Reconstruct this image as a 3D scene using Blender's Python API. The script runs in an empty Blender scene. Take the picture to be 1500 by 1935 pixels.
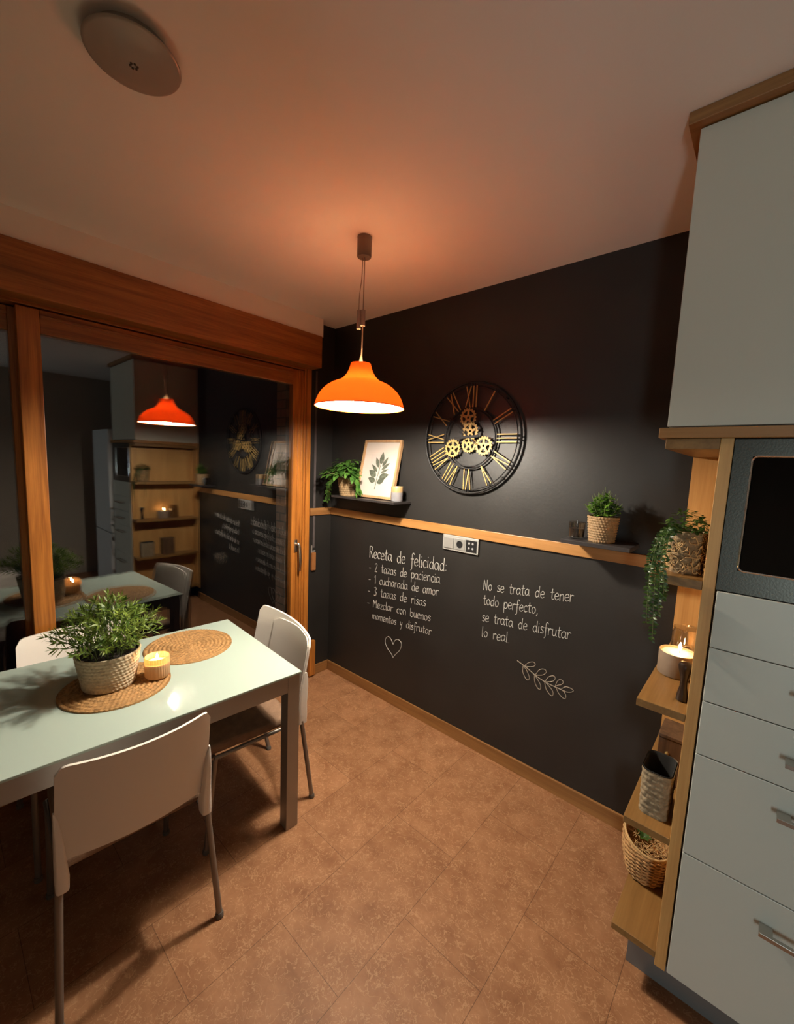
import bpy, bmesh, math, random
from mathutils import Vector, Matrix, Euler
PI = math.pi
random.seed(7)
SC = bpy.context.scene
COL = SC.collection

# ------------------------------------------------------------------ camera, world, exposure, area light
SC.view_settings.view_transform = 'Standard'
SC.view_settings.look = 'None'
SC.view_settings.exposure = 0.0
SC.view_settings.gamma = 1.0
SC.view_settings.use_curve_mapping = False
SC.cycles.use_denoising = True
SC.cycles.use_guiding = True
SC.cycles.max_bounces = 10
SC.cycles.diffuse_bounces = 5
SC.cycles.glossy_bounces = 4
SC.cycles.transmission_bounces = 8
SC.cycles.transparent_max_bounces = 10
SC.cycles.sample_clamp_indirect = 0.0
SC.cycles.caustics_reflective = False
SC.cycles.caustics_refractive = False

ROT = [[0.747501688783126, 0.6629812457379165, 0.04119578942288918],
       [0.1063500039191621, -0.05822932201029927, -0.9926222961049258],
       [-0.6556911635311009, 0.7463680150287934, -0.11403457462195354]]
CAM_POS = (2.47246, -2.04945, 1.64227)
cam = bpy.data.cameras.new('camera')
cam.sensor_fit = 'HORIZONTAL'
cam.sensor_width = 36.0
cam.lens = 789.18 / 1500 * 36.0
cam.clip_start = 0.02
camo = bpy.data.objects.new('camera', cam)
COL.objects.link(camo)
m = Matrix.Identity(4)
for i in range(3):
    m[i][0] = ROT[0][i]
    m[i][1] = -ROT[1][i]
    m[i][2] = -ROT[2][i]
    m[i][3] = CAM_POS[i]
camo.matrix_world = m
SC.camera = camo

world = bpy.data.worlds.new('night_sky')
SC.world = world
world.use_nodes = True
world.node_tree.nodes['Background'].inputs[0].default_value = (0.02, 0.03, 0.05, 1)
world.node_tree.nodes['Background'].inputs[1].default_value = 0.012

PENDANT_W = 64.0            # bulb in the orange pendant
PENDANT_COL = (1.0, 0.91, 0.77)
FILL_W = 70.0               # unseen area light added to brighten the drawers
FILL_COL = (0.84, 1.0, 1.0)
CANDLE_W = 0.34
CANDLE_COL = (1.0, 0.55, 0.2)

def area_light(name, loc, rot, sx, sy, power, color):
    l = bpy.data.lights.new(name, 'AREA')
    l.shape = 'RECTANGLE'
    l.size = sx
    l.size_y = sy
    l.energy = power
    l.color = color
    o = bpy.data.objects.new(name, l)
    COL.objects.link(o)
    o.location = loc
    o.rotation_euler = rot
    return o
area_light('fill_light', (4.0, -6.0, 0.75), (PI / 2, 0, 0), 0.4, 1.3, FILL_W, FILL_COL)  # no hall is built; added fill aimed through the wall_front opening

# ------------------------------------------------------------------ materials
MATS = {}
def nodes_of(name):
    mt = bpy.data.materials.new(name)
    mt.use_nodes = True
    nt = mt.node_tree
    return mt, nt, nt.nodes['Principled BSDF']

def plain(name, col, rough=0.5, metal=0.0, bump=0.0, bscale=40.0, var=0.0, vscale=6.0, spec=0.5, coat=0.0, trans=0.0, sss=0.0):
    mt, nt, b = nodes_of(name)
    b.inputs['Base Color'].default_value = (*col, 1)
    b.inputs['Roughness'].default_value = rough
    b.inputs['Metallic'].default_value = metal
    b.inputs['Specular IOR Level'].default_value = spec
    b.inputs['Coat Weight'].default_value = coat
    b.inputs['Transmission Weight'].default_value = trans
    tc = nt.nodes.new('ShaderNodeTexCoord')
    if var > 0:
        n = nt.nodes.new('ShaderNodeTexNoise')
        n.inputs['Scale'].default_value = vscale
        n.inputs['Detail'].default_value = 6
        nt.links.new(tc.outputs['Object'], n.inputs['Vector'])
        r = nt.nodes.new('ShaderNodeValToRGB')
        r.color_ramp.elements[0].position = 0.3
        r.color_ramp.elements[1].position = 0.7
        r.color_ramp.elements[0].color = (*[c * (1 - var) for c in col], 1)
        r.color_ramp.elements[1].color = (*[min(1, c * (1 + var)) for c in col], 1)
        nt.links.new(n.outputs['Fac'], r.inputs['Fac'])
        nt.links.new(r.outputs['Color'], b.inputs['Base Color'])
    if bump > 0:
        n2 = nt.nodes.new('ShaderNodeTexNoise')
        n2.inputs['Scale'].default_value = bscale
        n2.inputs['Detail'].default_value = 4
        nt.links.new(tc.outputs['Object'], n2.inputs['Vector'])
        bp = nt.nodes.new('ShaderNodeBump')
        bp.inputs['Strength'].default_value = bump
        bp.inputs['Distance'].default_value = 0.01
        nt.links.new(n2.outputs['Fac'], bp.inputs['Height'])
        nt.links.new(bp.outputs['Normal'], b.inputs['Normal'])
    MATS[name] = mt
    return mt

def wood(name, dark, light, axis='Z', rough=0.38, scale=1.0, coat=0.15):
    mt, nt, b = nodes_of(name)
    tc = nt.nodes.new('ShaderNodeTexCoord')
    mp = nt.nodes.new('ShaderNodeMapping')
    s = [14 * scale] * 3
    s['XYZ'.index(axis)] = 0.9 * scale
    mp.inputs['Scale'].default_value = s
    nt.links.new(tc.outputs['Object'], mp.inputs['Vector'])
    n = nt.nodes.new('ShaderNodeTexNoise')
    n.inputs['Scale'].default_value = 1.6
    n.inputs['Detail'].default_value = 8
    n.inputs['Roughness'].default_value = 0.62
    n.inputs['Distortion'].default_value = 0.6
    nt.links.new(mp.outputs['Vector'], n.inputs['Vector'])
    mp2 = nt.nodes.new('ShaderNodeMapping')
    s2 = [120 * scale] * 3
    s2['XYZ'.index(axis)] = 3.0 * scale
    mp2.inputs['Scale'].default_value = s2
    nt.links.new(tc.outputs['Object'], mp2.inputs['Vector'])
    n2 = nt.nodes.new('ShaderNodeTexNoise')
    n2.inputs['Scale'].default_value = 1.5
    n2.inputs['Detail'].default_value = 3
    nt.links.new(mp2.outputs['Vector'], n2.inputs['Vector'])
    mx = nt.nodes.new('ShaderNodeMath')
    mx.operation = 'MULTIPLY_ADD'
    mx.inputs[1].default_value = 0.35
    nt.links.new(n2.outputs['Fac'], mx.inputs[0])
    nt.links.new(n.outputs['Fac'], mx.inputs[2])
    r = nt.nodes.new('ShaderNodeValToRGB')
    r.color_ramp.elements[0].position = 0.48
    r.color_ramp.elements[0].color = (*dark, 1)
    r.color_ramp.elements[1].position = 0.86
    r.color_ramp.elements[1].color = (*light, 1)
    nt.links.new(mx.outputs[0], r.inputs['Fac'])
    nt.links.new(r.outputs['Color'], b.inputs['Base Color'])
    b.inputs['Roughness'].default_value = rough
    b.inputs['Coat Weight'].default_value = coat
    b.inputs['Coat Roughness'].default_value = 0.25
    MATS[name] = mt
    return mt

def glass_mat(name, refl=0.1, tint=(1, 1, 1), rough=0.0):
    mt = bpy.data.materials.new(name)
    mt.use_nodes = True
    nt = mt.node_tree
    nt.nodes.clear()
    out = nt.nodes.new('ShaderNodeOutputMaterial')
    tr = nt.nodes.new('ShaderNodeBsdfTransparent')
    tr.inputs[0].default_value = (*tint, 1)
    gl = nt.nodes.new('ShaderNodeBsdfGlossy')
    gl.inputs['Roughness'].default_value = rough
    lw = nt.nodes.new('ShaderNodeLayerWeight')
    lw.inputs['Blend'].default_value = 0.5
    pw = nt.nodes.new('ShaderNodeMath')
    pw.operation = 'POWER'
    pw.inputs[1].default_value = 4.0
    nt.links.new(lw.outputs['Facing'], pw.inputs[0])
    ma = nt.nodes.new('ShaderNodeMath')
    ma.operation = 'MULTIPLY_ADD'
    ma.inputs[1].default_value = 1 - refl
    ma.inputs[2].default_value = refl
    nt.links.new(pw.outputs[0], ma.inputs[0])
    mx = nt.nodes.new('ShaderNodeMixShader')
    nt.links.new(ma.outputs[0], mx.inputs[0])
    nt.links.new(tr.outputs[0], mx.inputs[1])
    nt.links.new(gl.outputs[0], mx.inputs[2])
    nt.links.new(mx.outputs[0], out.inputs[0])
    MATS[name] = mt
    return mt

def emitter(name, col, strength):
    mt, nt, b = nodes_of(name)
    b.inputs['Base Color'].default_value = (*col, 1)
    b.inputs['Emission Color'].default_value = (*col, 1)
    b.inputs['Emission Strength'].default_value = strength
    MATS[name] = mt
    return mt

def leaf_mat(name, a, c, transl=0.35):
    mt = bpy.data.materials.new(name)
    mt.use_nodes = True
    nt = mt.node_tree
    b = nt.nodes['Principled BSDF']
    out = nt.nodes['Material Output']
    tc = nt.nodes.new('ShaderNodeTexCoord')
    n = nt.nodes.new('ShaderNodeTexNoise')
    n.inputs['Scale'].default_value = 28
    nt.links.new(tc.outputs['Object'], n.inputs['Vector'])
    r = nt.nodes.new('ShaderNodeValToRGB')
    r.color_ramp.elements[0].position = 0.35
    r.color_ramp.elements[0].color = (*a, 1)
    r.color_ramp.elements[1].position = 0.68
    r.color_ramp.elements[1].color = (*c, 1)
    nt.links.new(n.outputs['Fac'], r.inputs['Fac'])
    nt.links.new(r.outputs['Color'], b.inputs['Base Color'])
    b.inputs['Roughness'].default_value = 0.42
    t = nt.nodes.new('ShaderNodeBsdfTranslucent')
    nt.links.new(r.outputs['Color'], t.inputs['Color'])
    mx = nt.nodes.new('ShaderNodeMixShader')
    mx.inputs[0].default_value = transl
    nt.links.new(b.outputs[0], mx.inputs[1])
    nt.links.new(t.outputs[0], mx.inputs[2])
    nt.links.new(mx.outputs[0], out.inputs[0])
    MATS[name] = mt
    return mt

def shade_mat():
    # thin translucent plastic shade: orange outside, white lining inside
    mt = bpy.data.materials.new('orange_shade')
    mt.use_nodes = True
    nt = mt.node_tree
    nt.nodes.clear()
    out = nt.nodes.new('ShaderNodeOutputMaterial')
    geo = nt.nodes.new('ShaderNodeNewGeometry')
    cm = nt.nodes.new('ShaderNodeMix')
    cm.data_type = 'RGBA'
    cm.inputs['A'].default_value = (0.90, 0.16, 0.012, 1)
    cm.inputs['B'].default_value = (0.9, 0.86, 0.78, 1)
    nt.links.new(geo.outputs['Backfacing'], cm.inputs['Factor'])
    d = nt.nodes.new('ShaderNodeBsdfDiffuse')
    nt.links.new(cm.outputs['Result'], d.inputs['Color'])
    t = nt.nodes.new('ShaderNodeBsdfTranslucent')
    t.inputs['Color'].default_value = (0.13, 0.0070, 0.0004, 1)
    mx = nt.nodes.new('ShaderNodeMixShader')
    mx.inputs[0].default_value = 0.30
    nt.links.new(d.outputs[0], mx.inputs[1])
    nt.links.new(t.outputs[0], mx.inputs[2])
    g = nt.nodes.new('ShaderNodeBsdfGlossy')
    g.inputs['Roughness'].default_value = 0.3
    mx2 = nt.nodes.new('ShaderNodeMixShader')
    mx2.inputs[0].default_value = 0.03
    nt.links.new(mx.outputs[0], mx2.inputs[1])
    nt.links.new(g.outputs[0], mx2.inputs[2])
    nt.links.new(mx2.outputs[0], out.inputs[0])
    MATS['orange_shade'] = mt

def floor_mat():
    mt, nt, b = nodes_of('brown_tiles')
    L = nt.links.new
    tc = nt.nodes.new('ShaderNodeTexCoord')
    sep = nt.nodes.new('ShaderNodeSeparateXYZ')
    L(tc.outputs['Object'], sep.inputs[0])
    ax = nt.nodes.new('ShaderNodeMath'); ax.operation = 'ADD'; ax.inputs[1].default_value = 0.665 + 6.3
    ay = nt.nodes.new('ShaderNodeMath'); ay.operation = 'ADD'; ay.inputs[1].default_value = -1.02 + 6.31
    L(sep.outputs['Y'], ax.inputs[0]); L(sep.outputs['X'], ay.inputs[0])
    cb = nt.nodes.new('ShaderNodeCombineXYZ')
    L(ax.outputs[0], cb.inputs['X']); L(ay.outputs[0], cb.inputs['Y'])
    br = nt.nodes.new('ShaderNodeTexBrick')
    br.offset = 0.5
    br.inputs['Scale'].default_value = 1.0
    br.inputs['Brick Width'].default_value = 0.63
    br.inputs['Row Height'].default_value = 0.3155
    br.inputs['Mortar Size'].default_value = 0.0011
    br.inputs['Mortar Smooth'].default_value = 0.3
    br.inputs['Color1'].default_value = (1, 1, 1, 1)
    br.inputs['Color2'].default_value = (0.8, 0.8, 0.8, 1)
    br.inputs['Mortar'].default_value = (0.42, 0.42, 0.42, 1)
    L(cb.outputs[0], br.inputs['Vector'])
    n = nt.nodes.new('ShaderNodeTexNoise')
    n.inputs['Scale'].default_value = 9
    n.inputs['Detail'].default_value = 9
    n.inputs['Roughness'].default_value = 0.65
    L(tc.outputs['Object'], n.inputs['Vector'])
    r = nt.nodes.new('ShaderNodeValToRGB')
    r.color_ramp.elements[0].position = 0.3
    r.color_ramp.elements[0].color = (0.245, 0.106, 0.047, 1)
    r.color_ramp.elements[1].position = 0.72
    r.color_ramp.elements[1].color = (0.41, 0.20, 0.098, 1)
    L(n.outputs['Fac'], r.inputs['Fac'])
    # curly pale flecks
    nd = nt.nodes.new('ShaderNodeTexNoise')
    nd.inputs['Scale'].default_value = 22
    nd.inputs['Detail'].default_value = 3
    L(tc.outputs['Object'], nd.inputs['Vector'])
    mpx = nt.nodes.new('ShaderNodeVectorMath'); mpx.operation = 'SCALE'; mpx.inputs['Scale'].default_value = 0.16
    L(nd.outputs['Color'], mpx.inputs[0])
    ad = nt.nodes.new('ShaderNodeVectorMath'); ad.operation = 'ADD'
    L(tc.outputs['Object'], ad.inputs[0]); L(mpx.outputs[0], ad.inputs[1])
    nv = nt.nodes.new('ShaderNodeTexNoise')
    nv.inputs['Scale'].default_value = 26
    nv.inputs['Detail'].default_value = 1.5
    L(ad.outputs[0], nv.inputs['Vector'])
    s1 = nt.nodes.new('ShaderNodeMath'); s1.operation = 'SUBTRACT'; s1.inputs[1].default_value = 0.5
    L(nv.outputs['Fac'], s1.inputs[0])
    s2 = nt.nodes.new('ShaderNodeMath'); s2.operation = 'ABSOLUTE'
    L(s1.outputs[0], s2.inputs[0])
    rv = nt.nodes.new('ShaderNodeValToRGB')
    rv.color_ramp.elements[0].position = 0.0
    rv.color_ramp.elements[0].color = (1, 1, 1, 1)
    rv.color_ramp.elements[1].position = 0.028
    rv.color_ramp.elements[1].color = (0, 0, 0, 1)
    L(s2.outputs[0], rv.inputs['Fac'])
    ms = nt.nodes.new('ShaderNodeMath'); ms.operation = 'MULTIPLY'; ms.inputs[1].default_value = 0.5
    L(rv.outputs['Color'], ms.inputs[0])
    mix = nt.nodes.new('ShaderNodeMix'); mix.data_type = 'RGBA'
    L(ms.outputs[0], mix.inputs['Factor'])
    L(r.outputs['Color'], mix.inputs['A'])
    mix.inputs['B'].default_value = (0.62, 0.36, 0.19, 1)
    mu = nt.nodes.new('ShaderNodeMix'); mu.data_type = 'RGBA'; mu.blend_type = 'MULTIPLY'
    mu.inputs['Factor'].default_value = 1.0
    L(mix.outputs['Result'], mu.inputs['A']); L(br.outputs['Color'], mu.inputs['B'])
    L(mu.outputs['Result'], b.inputs['Base Color'])
    b.inputs['Roughness'].default_value = 0.5
    b.inputs['Specular IOR Level'].default_value = 0.2
    bp = nt.nodes.new('ShaderNodeBump')
    bp.inputs['Strength'].default_value = 0.25
    bp.inputs['Distance'].default_value = 0.003
    L(nv.outputs['Fac'], bp.inputs['Height'])
    L(bp.outputs['Normal'], b.inputs['Normal'])
    MATS['brown_tiles'] = mt

def brick_mat():
    mt, nt, b = nodes_of('outside_brick')
    tc = nt.nodes.new('ShaderNodeTexCoord')
    mp = nt.nodes.new('ShaderNodeMapping')
    mp.inputs['Rotation'].default_value = (PI / 2, 0, 0)
    nt.links.new(tc.outputs['Object'], mp.inputs['Vector'])
    br = nt.nodes.new('ShaderNodeTexBrick')
    br.inputs['Scale'].default_value = 4
    br.inputs['Color1'].default_value = (0.14, 0.095, 0.07, 1)
    br.inputs['Color2'].default_value = (0.11, 0.075, 0.055, 1)
    br.inputs['Mortar'].default_value = (0.05, 0.045, 0.04, 1)
    nt.links.new(mp.outputs[0], br.inputs['Vector'])
    nt.links.new(br.outputs['Color'], b.inputs['Base Color'])
    b.inputs['Roughness'].default_value = 0.9
    MATS['outside_brick'] = mt

plain('black_wall', (0.017, 0.0155, 0.0145), rough=0.46, bump=0.05, bscale=60, var=0.18, vscale=3, spec=0.45)
plain('ceiling_white', (0.80, 0.78, 0.75), rough=0.9)
plain('white_wall', (0.78, 0.75, 0.70), rough=0.85)
plain('kitchen_wall', (0.46, 0.41, 0.34), rough=0.85)
plain('white_plastic', (0.84, 0.79, 0.73), rough=0.38)
plain('grey_metal', (0.24, 0.215, 0.195), rough=0.42, metal=0.6)
plain('table_metal', (0.36, 0.34, 0.32), rough=0.45, metal=0.55)
plain('brown_fabric', (0.22, 0.13, 0.08), rough=0.9, bump=0.3, bscale=220, var=0.15, vscale=30)
plain('mint_glass', (0.39, 0.475, 0.425), rough=0.08, spec=0.035)
plain('rubber', (0.12, 0.11, 0.10), rough=0.7)
wood('door_wood', (0.22, 0.066, 0.010), (0.54, 0.20, 0.036), 'Z', rough=0.34)
wood('door_wood_rail', (0.17, 0.052, 0.010), (0.40, 0.150, 0.032), 'Y', rough=0.34)
wood('oak_x', (0.28, 0.128, 0.036), (0.40, 0.195, 0.064), 'X', rough=0.42, coat=0.05)
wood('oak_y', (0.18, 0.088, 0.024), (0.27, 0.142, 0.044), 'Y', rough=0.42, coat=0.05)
wood('oak_z', (0.42, 0.21, 0.064), (0.58, 0.33, 0.115), 'Z', rough=0.42, coat=0.05)
wood('baseboard_x', (0.20, 0.085, 0.024), (0.33, 0.155, 0.050), 'X', rough=0.5, coat=0.0)
wood('baseboard_dim_rail_y', (0.20, 0.085, 0.024), (0.33, 0.155, 0.050), 'Y', rough=0.5, coat=0.0)
wood('frame_wood', (0.30, 0.17, 0.08), (0.42, 0.26, 0.13), 'Z', rough=0.5, scale=2)
wood('dark_box_wood', (0.07, 0.035, 0.018), (0.15, 0.08, 0.04), 'Z', rough=0.5, scale=2)
plain('black_shelf', (0.028, 0.024, 0.024), rough=0.4, var=0.2)
plain('black_iron', (0.008, 0.007, 0.007), rough=0.6, spec=0.3)
plain('gold', (0.34, 0.225, 0.075), rough=0.5, metal=0.35)
plain('chalk', (0.45, 0.435, 0.41), rough=0.95, bump=0.5, bscale=500, var=0.25, vscale=120)
plain('chalk_tan', (0.34, 0.285, 0.225), rough=0.95, bump=0.5, bscale=500, var=0.25, vscale=120)
plain('cabinet_front', (0.50, 0.52, 0.47), rough=0.36, spec=0.5)
plain('cabinet_front_upper', (0.53, 0.51, 0.43), rough=0.4, spec=0.5)
plain('carcass_dark', (0.10, 0.07, 0.05), rough=0.7)
plain('steel', (0.10, 0.097, 0.085), rough=0.34, metal=0.9, bump=0.03, bscale=200)
plain('chrome', (0.88, 0.85, 0.80), rough=0.18, metal=1.0)
plain('handle_metal', (0.45, 0.42, 0.38), rough=0.25, metal=0.95)
plain('black_glass', (0.002, 0.002, 0.002), rough=0.04, spec=0.35)
plain('kick_grey', (0.17, 0.165, 0.16), rough=0.45, metal=0.3)
plain('socket_silver', (0.34, 0.335, 0.32), rough=0.4, metal=0.2)
plain('socket_insert', (0.26, 0.255, 0.245), rough=0.4, metal=0.2)
plain('black_plastic', (0.012, 0.012, 0.013), rough=0.35)
plain('grey_print', (0.28, 0.28, 0.29), rough=0.5)
plain('canopy_metal', (0.20, 0.16, 0.13), rough=0.4, metal=0.6)
plain('cable', (0.30, 0.24, 0.20), rough=0.5)
plain('adjuster', (0.34, 0.30, 0.27), rough=0.45, metal=0.3)
plain('strap', (0.075, 0.06, 0.06), rough=0.8)
plain('winder', (0.28, 0.11, 0.035), rough=0.5)
plain('soil', (0.018, 0.012, 0.008), rough=1.0, bump=0.8, bscale=120)
plain('pot_weave', (0.25, 0.155, 0.072), rough=0.7, var=0.25, vscale=60, bump=0.25, bscale=150)
plain('pot_pale_weave', (0.50, 0.40, 0.27), rough=0.75, var=0.2, vscale=60, bump=0.25, bscale=150)
plain('pot_straw', (0.24, 0.155, 0.075), rough=0.8, var=0.35, vscale=45, bump=0.3, bscale=130)
plain('mat_weave', (0.36, 0.195, 0.07), rough=0.75, var=0.35, vscale=70, bump=0.25, bscale=200)
plain('basket_wicker', (0.42, 0.23, 0.09), rough=0.7, var=0.4, vscale=50, bump=0.2, bscale=140)
plain('basket_grey', (0.24, 0.185, 0.115), rough=0.85, var=0.3, vscale=60, bump=0.3, bscale=150)
plain('basket_lining', (0.012, 0.011, 0.010), rough=0.9)
plain('straw', (0.50, 0.31, 0.13), rough=0.8, var=0.3, vscale=50)
plain('wax', (0.86, 0.74, 0.52), rough=0.5)
plain('wax_white', (0.5, 0.42, 0.33), rough=0.5)
plain('wax_dark', (0.05, 0.035, 0.03), rough=0.35)
plain('frosted_cup', (0.19, 0.185, 0.20), rough=0.35)
plain('amber_cup', (0.34, 0.22, 0.10), rough=0.3)
plain('ceramic_beige', (0.21, 0.15, 0.105), rough=0.5, var=0.08, vscale=30)
plain('wick', (0.02, 0.015, 0.01), rough=0.9)
plain('paper', (0.45, 0.395, 0.35), rough=0.8)
plain('paper_grey', (0.43, 0.37, 0.34), rough=0.8)
plain('ink_green', (0.075, 0.085, 0.06), rough=0.8, var=0.4, vscale=60)
plain('dark_brown', (0.025, 0.014, 0.009), rough=0.28)
plain('stem_green', (0.12, 0.16, 0.05), rough=0.6)
plain('stem_brown', (0.13, 0.09, 0.04), rough=0.8)
plain('lamp_glass', (0.33, 0.30, 0.265), rough=0.28, spec=0.6)
plain('fridge_white', (0.60, 0.62, 0.63), rough=0.35)
plain('bulb_socket', (0.75, 0.72, 0.68), rough=0.5)
leaf_mat('leaf_table', (0.055, 0.12, 0.014), (0.25, 0.34, 0.06))
leaf_mat('leaf_pothos', (0.030, 0.095, 0.014), (0.115, 0.26, 0.045))
leaf_mat('leaf_shrub', (0.050, 0.14, 0.010), (0.19, 0.36, 0.045))
leaf_mat('leaf_trailing', (0.022, 0.060, 0.010), (0.085, 0.16, 0.030))
glass_mat('window_glass', refl=0.14)
glass_mat('jar_glass', refl=0.2, tint=(0.97, 0.95, 0.92))
glass_mat('smoked_glass', refl=0.08, tint=(0.80, 0.78, 0.76))
glass_mat('ribbed_glass', refl=0.08, tint=(0.98, 0.95, 0.88))
emitter('bulb_glow', PENDANT_COL, PENDANT_W / (PI * 0.0105))
emitter('flame_glow', CANDLE_COL, CANDLE_W / (PI * 0.00042))
shade_mat()
floor_mat()
brick_mat()

def cap_mat():  # translucent cap added to the lamp to warm the ceiling
    mt = bpy.data.materials.new('glow_cap')
    mt.use_nodes = True
    nt = mt.node_tree
    nt.nodes.clear()
    out = nt.nodes.new('ShaderNodeOutputMaterial')
    t = nt.nodes.new('ShaderNodeBsdfTranslucent')
    t.inputs['Color'].default_value = (1.0, 0.56, 0.30, 1)
    nt.links.new(t.outputs[0], out.inputs[0])
    MATS['glow_cap'] = mt
cap_mat()
# candle wax that lets light through
def waxy(name, col):
    mt = bpy.data.materials.new(name)
    mt.use_nodes = True
    nt = mt.node_tree
    b = nt.nodes['Principled BSDF']
    out = nt.nodes['Material Output']
    b.inputs['Base Color'].default_value = (*col, 1)
    b.inputs['Roughness'].default_value = 0.4
    t = nt.nodes.new('ShaderNodeBsdfTranslucent')
    t.inputs['Color'].default_value = (*col, 1)
    mx = nt.nodes.new('ShaderNodeMixShader')
    mx.inputs[0].default_value = 0.55
    nt.links.new(b.outputs[0], mx.inputs[1])
    nt.links.new(t.outputs[0], mx.inputs[2])
    nt.links.new(mx.outputs[0], out.inputs[0])
    MATS[name] = mt
waxy('candle_ribbed', (0.74, 0.52, 0.31))

# ------------------------------------------------------------------ mesh helpers
def obj(name, bm, mat, parent=None, smooth=False, angle=40):
    me = bpy.data.meshes.new(name)
    bmesh.ops.recalc_face_normals(bm, faces=bm.faces)
    if smooth:
        for f in bm.faces:
            f.smooth = True
        for e in bm.edges:
            if len(e.link_faces) == 2 and e.calc_face_angle(0) > math.radians(angle):
                e.smooth = False
    bm.to_mesh(me)
    bm.free()
    mats = mat if isinstance(mat, (list, tuple)) else [mat]
    for k in mats:
        me.materials.append(MATS[k])
    o = bpy.data.objects.new(name, me)
    COL.objects.link(o)
    if parent is not None:
        o.parent = parent
    return o

def tag(o, label=None, cat=None, group=None, kind=None):
    if label: o['label'] = label
    if cat: o['category'] = cat
    if group: o['group'] = group
    if kind: o['kind'] = kind
    return o

def empty(name, loc=(0, 0, 0), rz=0.0):
    o = bpy.data.objects.new(name, None)
    COL.objects.link(o)
    o.location = loc
    o.rotation_euler = (0, 0, rz)
    o.empty_display_size = 0.05
    return o

def struct(o):
    o['kind'] = 'structure'
    return o

def part_label(o, label):
    o['label'] = label
    return o

def box(bm, x0, x1, y0, y1, z0, z1, bev=0.0, mi=0, seg=2):
    vs = [bm.verts.new((x, y, z)) for z in (z0, z1) for y in (y0, y1) for x in (x0, x1)]
    idx = [(0, 2, 3, 1), (4, 5, 7, 6), (0, 1, 5, 4), (2, 6, 7, 3), (0, 4, 6, 2), (1, 3, 7, 5)]
    fs = [bm.faces.new([vs[i] for i in q]) for q in idx]
    for f in fs:
        f.material_index = mi
    if bev > 0:
        es = list({e for f in fs for e in f.edges})
        r = bmesh.ops.bevel(bm, geom=es, offset=bev, segments=seg, affect='EDGES', profile=0.5)
        for f in r['faces']:
            f.material_index = mi
    return vs

def bx(*a, **k):
    bm = bmesh.new()
    box(bm, *a, **k)
    return bm

def lathe(bm, prof, seg=48, disp=None, cx=0, cy=0, cap_bot=False, cap_top=False, mi=0):
    rings = []
    for (r, z) in prof:
        ring = []
        for i in range(seg):
            a = 2 * PI * i / seg
            rr = r + (disp(a, z) if disp else 0)
            ring.append(bm.verts.new((cx + rr * math.cos(a), cy + rr * math.sin(a), z)))
        rings.append(ring)
    for a, b in zip(rings[:-1], rings[1:]):
        for i in range(seg):
            j = (i + 1) % seg
            f = bm.faces.new((a[i], a[j], b[j], b[i]))
            f.material_index = mi
    if cap_bot:
        bm.faces.new(list(reversed(rings[0]))).material_index = mi
    if cap_top:
        bm.faces.new(rings[-1]).material_index = mi
    return rings

def frame_at(t):
    t = t.normalized()
    u = t.cross(Vector((0, 0, 1)))
    if u.length < 1e-3:
        u = t.cross(Vector((1, 0, 0)))
    u.normalize()
    return u, t.cross(u).normalized()

def tube(bm, pts, rad, seg=8, cap=True, mi=0):
    pts = [Vector(p) for p in pts]
    n = len(pts)
    rad = rad if isinstance(rad, (list, tuple)) else [rad] * n
    rings = []
    u = None
    for i, p in enumerate(pts):
        t = (pts[min(i + 1, n - 1)] - pts[max(i - 1, 0)])
        if t.length < 1e-9:
            t = Vector((0, 0, 1))
        t.normalize()
        if u is None:
            u, v = frame_at(t)
        else:
            u = (u - t * u.dot(t))
            if u.length < 1e-6:
                u, v = frame_at(t)
            u.normalize()
            v = t.cross(u).normalized()
        rings.append([bm.verts.new(p + (u * math.cos(2 * PI * k / seg) + v * math.sin(2 * PI * k / seg)) * rad[i]) for k in range(seg)])
    for a, b in zip(rings[:-1], rings[1:]):
        for k in range(seg):
            j = (k + 1) % seg
            bm.faces.new((a[k], a[j], b[j], b[k])).material_index = mi
    if cap:
        bm.faces.new(list(reversed(rings[0]))).material_index = mi
        bm.faces.new(rings[-1]).material_index = mi

def smooth_path(pts, n=8):
    P = [Vector(p) for p in pts]
    if len(P) < 3:
        return P
    Q = [P[0] * 2 - P[1]] + P + [P[-1] * 2 - P[-2]]
    out = []
    for i in range(1, len(Q) - 2):
        a, b, c, d = Q[i - 1], Q[i], Q[i + 1], Q[i + 2]
        for k in range(n):
            t = k / n
            out.append(0.5 * ((2 * b) + (c - a) * t + (2 * a - 5 * b + 4 * c - d) * t * t + (3 * b - a - 3 * c + d) * t ** 3))
    out.append(P[-1])
    return out

def ring_tube(bm, R, r, cx, cy, cz, axis='Y', seg=96, rs=8, mi=0, flat=1.0):
    rings = []
    for i in range(seg):
        a = 2 * PI * i / seg
        ring = []
        for k in range(rs):
            b = 2 * PI * k / rs
            rr = R + r * math.cos(b)
            h = r * flat * math.sin(b)
            if axis == 'Y':
                ring.append(bm.verts.new((cx + rr * math.cos(a), cy + h, cz + rr * math.sin(a))))
            else:
                ring.append(bm.verts.new((cx + rr * math.cos(a), cy + rr * math.sin(a), cz + h)))
        rings.append(ring)
    for i in range(seg):
        a, b = rings[i], rings[(i + 1) % seg]
        for k in range(rs):
            j = (k + 1) % rs
            bm.faces.new((a[k], b[k], b[j], a[j])).material_index = mi

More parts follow.
